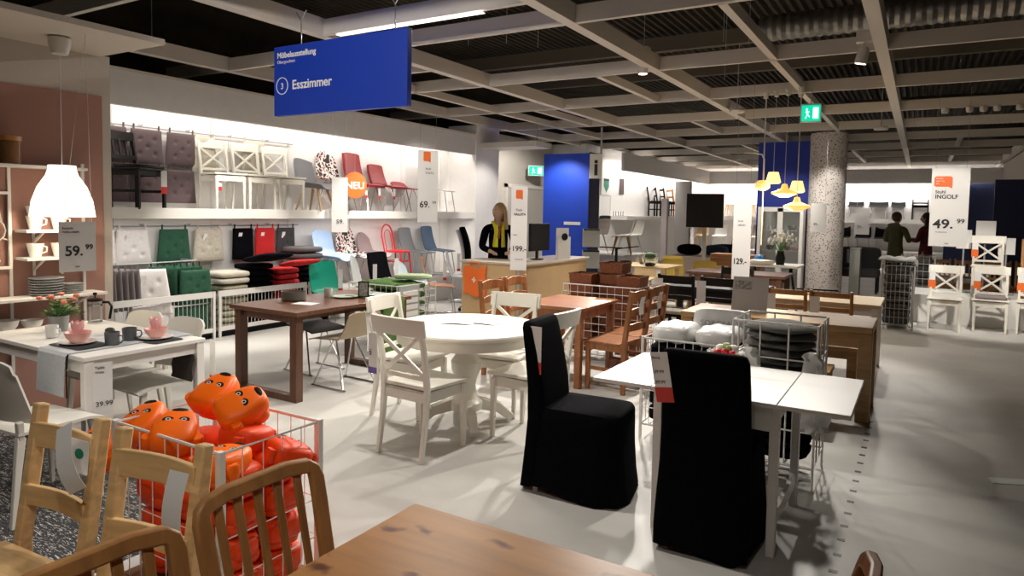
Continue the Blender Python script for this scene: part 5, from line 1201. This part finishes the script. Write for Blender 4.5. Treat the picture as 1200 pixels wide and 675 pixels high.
for k in range(8):
    o = obj('folded_goods', M().blob((0, 0, .05), (.23, .27, .052), .4, 16, 6), MATS['charcoal_goods']) if f is None else f.copy()
    if f is None: f = o
    else: COL.objects.link(o)
    tag(o, 'charcoal folded bundle in the farther wire cage', 'cloth', 'charcoal bundles in the farther cage', loc=(-.02, 13.9, .07+.104*k))
# sofa-like grey table & chair near column
t = thing('upholstered_chair', 'wide grey upholstered chair with white tag between column and cage', 'chair', (-1.12, 16.4, 0)); obj('seat', M().blob((0, 0, .42), (.42, .3, .09), .3, 24, 8), mat('slate_grey_fabric', (.10, .10, .10), .9), t); obj('backrest', M().blob((0, .28, .70), (.42, .08, .26), .35, 24, 8), MATS['slate_grey_fabric'], t)
for x in (-.37, .37):
    for y in (-.22, .25): obj('leg', M().cbox((x, y, .17), (.05, .05, .34)), BLACKW, t)
price_tag(t, (-.2, .18, .9), w=.1, h=.3, red=0)
t = thing('grey_cabinet', 'narrow grey post cabinet beside the green plant', 'cabinet', (-1.08, 15.0, 0)); obj('body', M().box(-.09, .09, -.15, .15, 0, .98), mat('grey_post', (.33, .33, .30), .6), t, .003); obj('top', M().box(-.1, .1, -.16, .16, .98, 1.0), GREY, t)
t = thing('potted_plant', 'round dark green plant in front of the back wall', 'plant', (-1.62, 15.6, .45)); m = M()
for k in range(160):
    a = random.uniform(0, 6.28); e = random.uniform(-.3, 1.5); p = Vector((math.cos(a)*math.cos(e)*.25, math.sin(a)*math.cos(e)*.25, .42+math.sin(e)*.16)); q = Vector((math.cos(a+1.5), math.sin(a+1.5), .3))*.03
    m.add([p-q, p-Vector((0, 0, .05)), p+q, p+Vector((0, 0, .05))], [(0, 1, 2, 3)])
obj('foliage', m, FOLI, t, smooth=False); obj('pot', M().lathe([(0, 0), (.12, 0), (.16, .25), (0, .25)], n=18), BLACKM, t); obj('stand', M().box(-.2, .2, -.2, .2, -.45, 0), BLACKW, t)
# ================================================================ back wall
struct('trim_90', M().box(-3.2, 1.95, 24.6, 25, 1.42, 1.56), WHITE); struct('trim_91', M().box(-3.2, 1.95, 24.5, 25, .45, .55), WHITE)
struct('trim_92', M().box(.6, 1.95, 24.3, 24.35, 0, 2.7), NAVY)
struct('trim_93', M().box(1.15, 1.95, 15.6, 15.66, 0, 2.35), NAVY, label='navy partition panel at the right edge')
BK = mat('charcoal_plastic', (.012, .013, .015), .7, spec=.15)
def bchair(label, loc, mt=BK, back=.42, w=.46, legkind='sled', g=None): return shell_chair(label, mt, loc, 180, g, seatz=.42, back=back, w=w, legkind=legkind, legs=GREY)
for i, x in enumerate((-2.55, -1.95, -1.30, -.75)):
    if i == 3: ladder_chair('black slatted chair on the upper back wall shelf', BLACKW, (-.05, 24.8, 1.56), 180, w=.45, h=.90, rails=((.85, .05), (.52, .04)), sticks=4)
    bchair(('dark grey chair on the upper back wall shelf next to the column', 'black chair on the upper back wall shelf, second from the column', 'charcoal wide chair on the upper back wall shelf, third from the column', 'charcoal low chair on the upper back wall shelf beside the slatted one')[i], (x+.1, 24.8, 1.56), w=(.5, .45, .55, .4)[i])
for i, x in enumerate((-2.30, -1.70, -1.15)):
    bchair(('dark chair on the lower back wall shelf, first from the column', 'dark chair on the lower back wall shelf, second from the column', 'dark chair on the lower back wall shelf, third from the column')[i], (x+.1, 24.75, .55))
ladder_chair('olive black folding chair right of the big banner on the back wall', mat('olive_black', (.05, .055, .04), .5), (1.25, 24.8, 1.56), 180, w=.52, h=.92, rails=((.8, .18), (.55, .05)), post=.04)
t = banner('price_banner', 'narrow white banner on the back wall shelf behind the shoppers', (-1.62, 24.45, 1.05), 0, .42, .85, wires=3.2); T(t, '29.-', .12, -.15, .2)
# column with printed dots
cm = mat('dotted_column', (.62, .57, .53), .6, scale=26, kind='spots', col2=(.12, .10, .09))
m = M(); m.grid(lambda u, v: (-1.60+.33*math.cos(u*6.2832)*(1-.0*v), 14.55+.33*math.sin(u*6.2832), 3.2*v), 40, 12)
o = struct('column_wrap', m, cm, label='round column wrapped in white paper with dark speckles'); o.data.polygons.foreach_set('use_smooth', [True]*len(o.data.polygons))
t = banner('price_card', 'white card hanging before the speckled column', (-1.62, 13.6, 1.32), 4, .26, .52, wires=3.2); T(t, '49.-', .06, -.08, .12)
struct('wall_navy', M().box(-2.95, -1.95, 14.8, 14.9, 0, 3.1), mat('blue_panel', (.008, .03, .32), .6))
t = thing('glass_cabinet', 'white framed glass-door cabinet against the navy panel', 'cabinet', (-2.38, 14.4, 0))
obj('frame', M().box(-.42, -.36, -.2, -.14, 0, 1.75).box(.36, .42, -.2, -.14, 0, 1.75).box(-.05, .05, -.2, -.14, 0, 1.75).box(-.36, .36, -.2, -.14, 1.68, 1.75).box(-.36, .36, -.2, -.14, 0, .1).box(-.42, .42, .18, .2, 0, 1.75).box(-.42, -.4, -.14, .18, 0, 1.75).box(.4, .42, -.14, .18, 0, 1.75).box(-.42, .42, -.2, .2, 1.75, 1.77), WHITE, t)
for x in (-.21, .21): obj('glass_door', M().box(x-.15, x+.15, -.172, -.168, .1, 1.68), GLASS, t)
for z in (.5, .9, 1.3): obj('shelf', M().box(-.39, .39, -.13, .18, z, z+.02), WHITE, t)
for k, (x, z, r_, mm, l) in enumerate(((-.2, 1.32, .07, WHITE, 'white bowl on the upper cabinet shelf'), (.2, 1.32, .09, BEIGE, 'cream bowl on the upper cabinet shelf'), (.12, .92, .07, DRED, 'dark red bowl on the middle cabinet shelf, left'), (.28, .92, .07, PINKC, 'pinkish bowl on the middle cabinet shelf, right'), (-.2, .92, .08, BLACKM, 'black bowl on the middle cabinet shelf'))):
    bowl(l, (-2.38+x, 14.4, z+.002), mm, r_, .09)
# cluster of pendants
GL = mat('warm_shade', (.9, .75, .5), .4, emit=(1, .42, .07), es=1.1); GL2 = mat('pale_warm_shade', (.9, .85, .6), .4, emit=(1, .72, .26), es=1.2)
def pend(label, loc, kind, s=1.0):
    s *= 1.22; t = thing('pendant_lamp', label, 'lamp', loc); x, y, z = loc
    obj('cord', M().tube([(0, 0, .05), (0, 0, 3.2-z)], .003, 5), WPLAS, t); obj('ceiling_cup', M().lathe([(0, 3.2-z), (.04, 3.2-z), (.03, 3.13-z), (0, 3.12-z)], n=14), WPLAS, t)
    pr_ = {'drum': [(.0, .065), (.065, .065), (.10, -.07), (.08, -.09), (0, -.09)], 'ball': [(0, .07), (.06, .065), (.105, .02), (.10, -.04), (.05, -.075), (0, -.08)], 'disc': [(0, .11), (.03, .10), (.045, .045), (.155, 0), (.15, -.02), (.05, -.06), (0, -.06)]}[kind]
    obj('lamp_shade', M().lathe([(r_*s, z_*s) for r_, z_ in pr_], n=24), GL2 if kind == 'drum' else GL, t)
pend('pale yellow drum pendant, topmost of the warm lamp cluster', (-1.67, 9.35, 2.10), 'drum', .78); pend('round orange-yellow pendant at the left of the warm lamp cluster', (-1.82, 9.45, 2.0), 'ball', .75)
pend('flat orange disc pendant in the middle of the warm lamp cluster', (-1.52, 9.3, 1.90), 'disc', .85); pend('small yellow drum pendant at the right of the warm lamp cluster', (-1.40, 9.5, 1.99), 'drum', .80); pend('flat orange disc pendant, lowest of the warm lamp cluster', (-1.35, 9.2, 1.73), 'disc', .85)
t = thing('pole_lamp', 'white vertical pole with curved arm left of the warm lamp cluster', 'pole', (-1.83, 9.55, 0)); obj('pole', M().tube([(0, 0, 1.2), (0, 0, 2.35), (-.03, 0, 2.41), (-.12, 0, 2.43), (-.26, 0, 2.44)], .010, 8), WPLAS, t); obj('hanger', M().tube([(0, 0, 2.35), (0, 0, 3.2)], .004, 6), WPLAS, t)
# vase with white flowers etc. on a far table
t = thing('dining_table', 'white-topped table with black trestle legs carrying the flower vase', 'table', (-1.95, 11.6, 0)); obj('tabletop', M().box(-.5, .35, -.35, .35, .79, .82), WHITE, t, .004)
for x in (-.35, .2): obj('trestle', M().bar((x-.12, 0, 0), (x, 0, .79), .03, .05).bar((x+.12, 0, 0), (x, 0, .79), .03, .05), BLACKW, t)
t = thing('flower_vase', 'dark vase with a spray of white flowers', 'vase', (-1.90, 11.5, .822)); obj('vase', M().lathe([(0, 0), (.06, 0), (.075, .1), (.05, .2), (.055, .22), (.04, .2), (0, .02)], n=18), BLACKM, t)
m = M(); m2 = M()
for k in range(40):
    a = random.uniform(0, 6.28); e = random.uniform(.6, 1.5); L = random.uniform(.2, .36); p = (math.cos(a)*math.cos(e)*L, math.sin(a)*math.cos(e)*L, .2+math.sin(e)*L); m.tube([(0, 0, .18), p], .003, 3); m2.blob(p, (.022, .022, .03), 1, 6, 4)
obj('stems', m, FOLI, t); obj('blossoms', m2, WHITE, t)
o = obj('blue_ball', M().blob((0, 0, .07), (.08, .08, .07)), mat('bright_blue', (.02, .22, .55), .5)); tag(o, 'bright blue rounded object on the flower table', 'bowl', loc=(-2.25, 11.65, .822))
o = obj('white_cloth', M().blob((0, 0, .04), (.2, .12, .04), .6, 16, 6), WHITE); tag(o, 'white rumpled napkin on the flower table', 'cloth', loc=(-2.15, 11.33, .822))
# glass vase table (birch) and yellow chairs
t = thing('dining_table', 'birch table with glass vases behind the brown basket bin', 'table', (-3.85, 10.85, 0)); obj('tabletop', M().box(-.55, .45, -.42, .42, .72, .75), BIRCH, t, .004)
for x in (-.48, .38):
    for y in (-.34, .34): obj('leg', M().bar((x, y, .72), (x*1.06, y*1.06, 0), .06, .06, .04, .04), BIRCH, t)
for x, y, r_, l in ((-3.75, 10.65, .13, 'clear round glass vase holding a green plant on the birch table'), ):
    t = thing('glass_vase', l, 'vase', (x, y, .75)); obj('glass', M().lathe([(0, 0), (.07, 0), (.12, .07), (.13, .13), (.09, .21), (.1, .23), (.093, .23), (.083, .21), (.122, .13), (.11, .07), (.06, .008), (0, .008)], n=24), GLASS, t); obj('moss', M().blob((0, 0, .16), (.085, .085, .06), .9), FOLI, t); obj('soil', M().blob((0, 0, .03), (.08, .08, .025), .9), BLACKM, t)
for x, y, r_, l, mm in ((-4.16, 10.62, .10, 'low black bowl at the left of the birch table', BLACKM), (-4.0, 10.95, .07, 'grey glass tumbler behind the black bowl', GREY)): bowl(l, (x, y, .752), mm, r_, .06 if mm == BLACKM else .14)
for x, y, a, mm, l in ((-4.22, 11.5, 178, BIRCH, 'birch stick-leg chair under the left of the birch table'), (-3.72, 11.55, 184, mat('yellow_lacquer', (.50, .36, .06), .5), 'yellow chair under the right of the birch table'), (-3.10, 11.36, 185, MATS['yellow_lacquer'], 'bright yellow chair right of the birch table, before the honey cabinet'), (-4.0, 12.35, 180, MATS['yellow_lacquer'], 'bright yellow chair left of the black screen post')):
    shell_chair(l, mm, (x, y, 0), a, legs=mm, legkind='wood', back=.36, w=.42)
# white counter & platforms in the far left
o = obj('display_counter', M().box(-6.9, -5.2, 13.2, 14.6, 0, .72), WHITE, None, .004); tag(o, 'white display counter right of the blue info wall', 'counter')
shell_chair('dark grey-blue chair standing on the white counter in the far left display', mat('bluegrey', (.06, .075, .10), .6), (-6.35, 14.3, .722), 150, legs=BLACKM, legkind='wood', seatz=.45, back=.36, w=.46)
o = obj('black_arm_stand', M().box(-.02, .02, -.02, .02, 0, .95).bar((-.35, 0, .95), (.1, 0, .95), .10, .02).bar((.02, 0, .93), (.42, 0, .99), .12, .02), BLACKM); tag(o, 'black T-shaped stand in front of the white counter', 'stand', loc=(-4.85, 11.9, 0))
for i, (x, y, w, h, z, l) in enumerate(((-7.0, 16.35, .7, .55, 2.05, 'white poster with a green shield emblem high on the far left wall'), (-7.0, 17.2, 1.1, .7, 1.32, 'white poster of small chair drawings on the far left wall'))):
    t = thing('wall_poster', l, 'poster', (x+.006, y, z), 90); obj('sheet', M().box(-w/2, w/2, -.006, 0, 0, h), PAPER, t)
    if i == 0: obj('shield', M().add([(-.17, -.009, .4), (.17, -.009, .4), (.17, -.009, .22), (0, -.009, .06), (-.17, -.009, .22)], [(0, 1, 2, 3, 4)]), TEAL, t); obj('heading_bar', M().box(-.17, .17, -.012, -.0095, .36, .42), BLACKM, t)
    else:
        m = M()
        for k in range(5): m.bar((-.36+.17*k, -.008, .1), (-.33+.17*k, -.008, .32), .03, .004, up=(0, 1, 0)).bar((-.36+.17*k, -.008, .2), (-.28+.17*k, -.008, .2), .02, .004, up=(0, 1, 0)).bar((-.28+.17*k, -.008, .1), (-.28+.17*k, -.008, .2), .02, .004, up=(0, 1, 0))
        obj('chair_drawings', m, INK, t)
t = thing('wall_poster', 'dark mauve hanging panel beside the shield poster', 'poster', (-6.99, 17.4, 2.1), 90); obj('sheet', M().box(-.16, .16, -.006, 0, 0, .42), PLUM, t)
struct('trim_94', M().box(-7.0, -6.5, 16.6, 24.9, 1.42, 1.52), WHITE)
f = None
ys = (19.4, 20.0, 20.6, 21.3)
for k, y in enumerate(ys):
    mm = BLACKW if k < 3 else CHAIRBR
    ladder_chair(('black chair frame tipped on the far left shelf, first', 'black chair frame on the far left shelf, second', 'black chair frame on the far left shelf, third', 'brown chair on the far left shelf, last')[k], mm, (-6.72, y, 1.52), -70+10*k, w=.42, h=.86, rails=((.8, .06), (.6, .05)), post=.04)
BGC = [BIRCH, WPLAS, CHAIRBR, BEIGE, PINKC, WPLAS, BIRCH, CHAIRBR]
for k in range(7):
    x = -6.5+.62*k
    shell_chair(('pale', 'white', 'brown', 'beige', 'pink', 'off-white', 'light birch')[k]+' chair on the lower rear display, '+('first', 'second', 'third', 'fourth', 'fifth', 'sixth', 'seventh')[k]+' from the corner', BGC[k], (x, 23.6, .46), 180, seatz=.44, back=.38, legs=BGC[k], legkind='wood')
    if k < 6: shell_chair(('pink', 'light wooden', 'white', 'tan', 'pale grey', 'beige')[k]+' chair on the upper rear display, '+('first', 'second', 'third', 'fourth', 'fifth', 'sixth')[k]+' from the corner', [PINKC, BIRCH, WPLAS, CHAIRBR, GREY, BEIGE][k], (x+.1, 24.7, 1.56), 180, seatz=.44, back=.38, legs=BIRCH, legkind='wood')
struct('trim_95', M().box(-6.9, -3.2, 24.4, 25, 1.42, 1.56), WHITE)
o = obj('rear_platform', M().box(-6.8, -2.3, 23.0, 24.3, 0, .45), WHITE, None, .004); tag(o, 'long white platform at the rear left', 'platform')
for k, (x, y, z, mm, l) in enumerate(((-3.98, 13.6, .795, BLACKF, 'left dark cushion heap on the far counter'), (-3.45, 13.6, .795, mat('deep_blue_fabric', (.01, .02, .05), .9), 'right blue-black cushion heap on the far counter'), (-3.35, 14.2, .795, BLACKF, 'long black cushion behind the heaps'))):
    o = obj('cushion', M().blob((0, 0, .1), (.24 if k < 2 else .4, .2, .11), .8, 20, 10), mm); tag(o, l, 'cushion', loc=(x, y, z))
o = obj('display_counter', M().box(-4.3, -3.0, 13.2, 14.6, 0, .78), mat('pale_pink_counter', (.55, .45, .40), .6), None, .004); tag(o, 'pale counter carrying dark cushions behind the yellow chairs', 'counter')
for k, (x, y) in enumerate(((-5.50, 14.25), (-5.42, 13.6), (-6.1, 13.75))):
    c = shell_chair(('white', 'tan', 'off-white')[k]+' chair heaped on the white counter, '+('rear one', 'front one', 'left one')[k], (WPLAS, BIRCH, WHITE)[k], (x, y, .721), 150-40*k, legs=(WPLAS, CHAIRBR, WHITE)[k], legkind='wood', seatz=.40, back=.34)
struct('wall_partition', M().box(-4.62, -4.30, 14.6, 14.75, 0, 2.3), WHITEWALL)
struct('column_thin', M().box(-5.9, -5.75, 17.5, 17.65, .4, 2.0), mat('mauve_grey', (.38, .33, .33), .7))

# ================================================================ ceiling things
t = thing('department_sign', 'large blue hanging sign reading Esszimmer', 'sign', (-3.84, 4.0, 2.43), 0)
# sign spans x from -1.02*..: near-left and right edges
W = 1.44; H_ = .50
obj('panel', M().box(-.72, .72, -.025, .025, -.04, .53), BLUE, t, .002)
t.location = (-4.01, 3.98, 2.40)
text('Möbelausstellung', .066, INKW, t, (-.68, -.027, .435), (RX, 0, 0), bold=.0015); text('Obergeschoss', .038, INKW, t, (-.68, -.027, .39), (RX, 0, 0)); text('Esszimmer', .105, INKW, t, (-.50, -.027, .17), (RX, 0, 0), bold=.0018); text('3', .07, INKW, t, (-.62, -.027, .18), (RX, 0, 0), align='CENTER', bold=.001)
obj('number_ring', M().tube([(-.62+.068*math.cos(k*.2618), -.027, .205+.068*math.sin(k*.2618)) for k in range(24)], .004, 5, True), INKW, t)
for x in (-.42, .58): obj('chain', M().tube([(x, 0, .53), (x, 0, .72), (x-.06, 0, .80)], .005, 6).tube([(x, 0, .72), (x+.06, 0, .80)], .005, 6), STEEL, t)
# ducts
m = M(); m.tube([(-9+.0*i, 7.0, 3.95) if False else (-1.75+.05*i, 8.62, 3.82) for i in range(110)], [.16 if i % 2 else .14 for i in range(110)], 18)
o = obj('duct', m, STEEL, ang=20); tag(o, 'ribbed silver ventilation duct above the grid, upper right', 'duct')
m = M(); m.tube([(-1.4+.08*i, 14.9, 3.75) for i in range(60)], [.12 if i % 2 else .11 for i in range(75)], 14)
o = obj('duct', m, STEEL, ang=20); tag(o, 'second thinner ventilation duct farther back above the grid', 'duct')
for i, (y, z) in enumerate(((5.9, 4.2), (8.6, 4.2), (10.6, 4.15), (13, 4.2))):
    o = struct('trim_%d' % (100+i), M().box(-8, 5, y-.06, y+.06, z, z+.22), mat('roof_joist', (.14, .12, .09), .8))
def spot(label, loc, aim=(0, 0, -1), g=None):
    t = thing('ceiling_spotlight', label, 'light', loc, 0, g); a = Vector(aim).normalized()
    q = Vector((0, 0, -.06)); e = q+a*.15
    obj('housing', M().tube([tuple(q), tuple(q+a*.03), tuple(e)], [.035, .05, .055], 16), BEAM, t); obj('bracket', M().box(-.07, .07, -.05, .05, -.02, .08).bar((0, 0, 0), (0, 0, -.06), .02, .03), BEAM, t)
    obj('lens', M().tube([tuple(e-a*.002), tuple(e+a*.003)], .045, 16), mat('lens_glow', (1, .95, .85), .4, emit=(1, .9, .75), es=6), t)
    return t
spot('white box spotlight on the rightmost ceiling beam', (-.52, 7.1, 3.22), (-.2, .1, -1)); spot('white spotlight beside the beam above the round table aisle', (-2.72, 7.3, 3.35), (0, 0, -1))
f = None
for k in range(5):
    t = thing('sprinkler_head', 'small round fitting in the row under the far right beam', 'ceiling fitting', (.15+.28*k+(.1 if k > 0 else 0), 11.82, 3.2), 0, 'row of round fittings on the far right beam') if False else None
    o = obj('ceiling_fitting', M().lathe([(0, 0), (.045, 0), (.05, -.03), (.04, -.07), (0, -.07)], n=14), BEAM) if f is None else f.copy()
    if f is None: f = o
    else: COL.objects.link(o)
    tag(o, 'small round fitting in the row under the far right beam', 'ceiling fitting', 'row of round fittings on the far right beam', loc=((.22, .52, .68, .84, 1.1)[k], 11.80, 3.2))
for x, y, l in ((-2.45, 10.6, 'round white smoke detector left of the long beam'), (-.68, 13.6, 'flat white detector beside the rightmost beam')):
    o = obj('smoke_detector', M().lathe([(0, 0), (.11, 0), (.12, .03), (.10, .06), (0, .06)], n=24), BEAM); tag(o, l, 'smoke detector', loc=(x, y, 3.13))
    obj('drop_rod', M().tube([(0, 0, .06), (0, 0, 1.3)], .008, 6), GREY, o)
for k, (x, y) in enumerate(((-3.7, 6.0), (-3.5, 6.3), (-4.1, 5.9), (-1.75, 6.9), (-1.55, 7.1), (-5.2, 3.6), (-7.2, 4.4), (-3.05, 8.2), (-2.2, 8.8))):
    o = obj('suspension_wire', M().tube([(0, 0, 0), (0, 0, 1.1)], .004, 4), GREY); tag(o, 'thin steel wire suspending the ceiling grid', 'wire', 'ceiling grid suspension wires', loc=(x, y, 3.3))

# ================================================================ lights
def area(name, loc, sx, sy, e, col=(1, .93, .82), rot=(0, 0, 0)):
    l = bpy.data.lights.new(name, 'AREA'); l.shape = 'RECTANGLE'; l.size = sx; l.size_y = sy; l.energy = e; l.color = col
    o = bpy.data.objects.new(name, l); COL.objects.link(o); o.location = loc; o.rotation_euler = tuple(R(a) for a in rot); return o
def spotl(loc, tgt, e, ang=100, rad=.06, col=(1, .94, .86), blend=.6):
    l = bpy.data.lights.new('store_fill_spot', 'SPOT'); l.energy = e; l.spot_size = R(ang); l.spot_blend = blend; l.shadow_soft_size = rad; l.color = col
    o = bpy.data.objects.new('store_fill_spot', l); COL.objects.link(o); o.location = loc
    d_ = Vector(tgt)-Vector(loc); o.rotation_euler = d_.to_track_quat('-Z', 'Y').to_euler(); return o
# display wall wash behind the fascia and under the shelf
area('display_wash', (-7.50, 6.9, 2.93), .12, 7.4, 40, (1, .95, .88))
area('shelf_wash', (-7.42, 6.9, 1.43), .05, 7.2, 26, (1, .95, .90))
def tube_lamp(label, x0, x1, y0, y1, e, z=3.19):
    t = thing('tube_lamp', label, 'light', ((x0+x1)/2, (y0+y1)/2, z)); dx, dy = (x1-x0)/2, (y1-y0)/2
    obj('tube', M().box(-dx, dx, -dy, dy, -.004, .0), mat('tube_glow', (1, 1, 1), .4, emit=(1, .93, .82), es=1.6), t)
    area('tube_light', ((x0+x1)/2, (y0+y1)/2, z-.02), x1-x0, y1-y0, e)
tube_lamp('long bright tube light on the near cross beam behind the blue sign', -4.7, -3.1, 4.63, 4.69, 36)
for L, T_, e, a in (((-2.8, 7.3, 3.05), (-2.9, 4.3, 0), 420, 75), ((-.9, 6.9, 3.05), (-1.3, 4.2, .4), 300, 58), ((-4.9, 7.5, 3.1), (-4.6, 4.8, 0), 380, 80), ((-5.9, 7.6, 3.1), (-7.3, 7.7, .5), 280, 62),
                    ((-4.9, 11.8, 3.1), (-4.8, 8.2, .5), 350, 80), ((-6.3, 12.0, 3.1), (-7.9, 13.2, 1.3), 190, 90), ((-5.7, 10.2, 3.1), (-7.25, 11.1, 1.5), 150, 50), ((-2.65, 9.7, 3.1), (-2.7, 7, .3), 300, 80), ((-.6, 9.7, 3.1), (-1.1, 7.6, .3), 200, 56), ((-3.4, 1.4, 3.1), (-4.0, 4.0, 2.75), 150, 60), ((-2.6, 3.2, 3.1), (-2.4, 3.2, 0), 170, 95),
                    ((-5.9, 5.4, 3.1), (-7.4, 5.4, .5), 260, 60), ((.9, 10.2, 3.1), (.8, 12.2, .5), 300, 56), ((-.4, 13.9, 3.1), (-.3, 12, .3), 150, 80), ((-2.65, 13.0, 3.1), (-2.2, 11, .3), 250, 90), ((-4.9, 14.5, 3.1), (-5.6, 15.5, 1), 200, 100), ((-4.6, 12.0, 3.1), (-3.9, 11, .6), 260, 90), ((-1.4, 13.4, 3.1), (-1.5, 14.6, .9), 70, 60), ((-5.9, 11.3, 2.74), (-5.95, 11.95, 1.2), 60, 110), ((-.5, .2, 3.1), (-1.6, 1.5, .6), 60, 70), ((-.2, 7.6, 3.1), (.29, 10, 1.7), 260, 26), ((-1.2, 6.4, 3.1), (-1.82, 8.35, 1.3), 300, 34), ((-5.3, 7.6, 3.1), (-7.12, 9.12, 1.9), 130, 40), ((-5.0, 5.9, 3.1), (-7.1, 7.2, 1.8), 110, 40), ((-3.2, 5.3, 3.1), (-3.95, 6.75, 1.4), 60, 35), ((-4.9, 1.4, 2.72), (-4.5, 2.4, .7), 55, 75), ((-2.9, .9, 3.1), (-4.0, 1.9, .4), 90, 50), ((-2.2, .1, 3.1), (-2.2, 1.1, .6), 35, 60), ((-2.3, 12.4, 3.1), (-2.45, 14.8, .9), 150, 60)):
    spotl(L, T_, e, a)  # store spots, plus fixtureless fill spots added for banners, booth and service wall
area('rear_wash', (-.7, 24.35, 3.0), 4.8, .12, 85, (1, .94, .88)); area('rear_wash_left', (-5, 24.35, 3.0), 3.2, .12, 95, (1, .92, .86))
area('left_far_wash', (-6.6, 20, 3.0), .12, 7.5, 80, (1, .94, .88))
pl = bpy.data.lights.new('pendant_bulb', 'POINT'); pl.energy = 5; pl.shadow_soft_size = .05; pl.color = (1, .82, .6); po = bpy.data.objects.new('pendant_bulb', pl); COL.objects.link(po); po.location = (-5.2, 2.47, 1.50)
pl = bpy.data.lights.new('cluster_glow', 'POINT'); pl.energy = 25; pl.shadow_soft_size = .15; pl.color = (1, .75, .45); po = bpy.data.objects.new('cluster_glow', pl); COL.objects.link(po); po.location = (-1.55, 9.4, 1.7)
w = bpy.data.worlds.new('world'); scn.world = w; w.use_nodes = True; w.node_tree.nodes['Background'].inputs[0].default_value = (.9, .8, .68, 1); w.node_tree.nodes['Background'].inputs[1].default_value = 0.025
vs_ = scn.view_settings; vs_.view_transform = 'Standard'; vs_.look = 'None'; vs_.gamma = 1; vs_.use_curve_mapping = False; vs_.exposure = 0.25
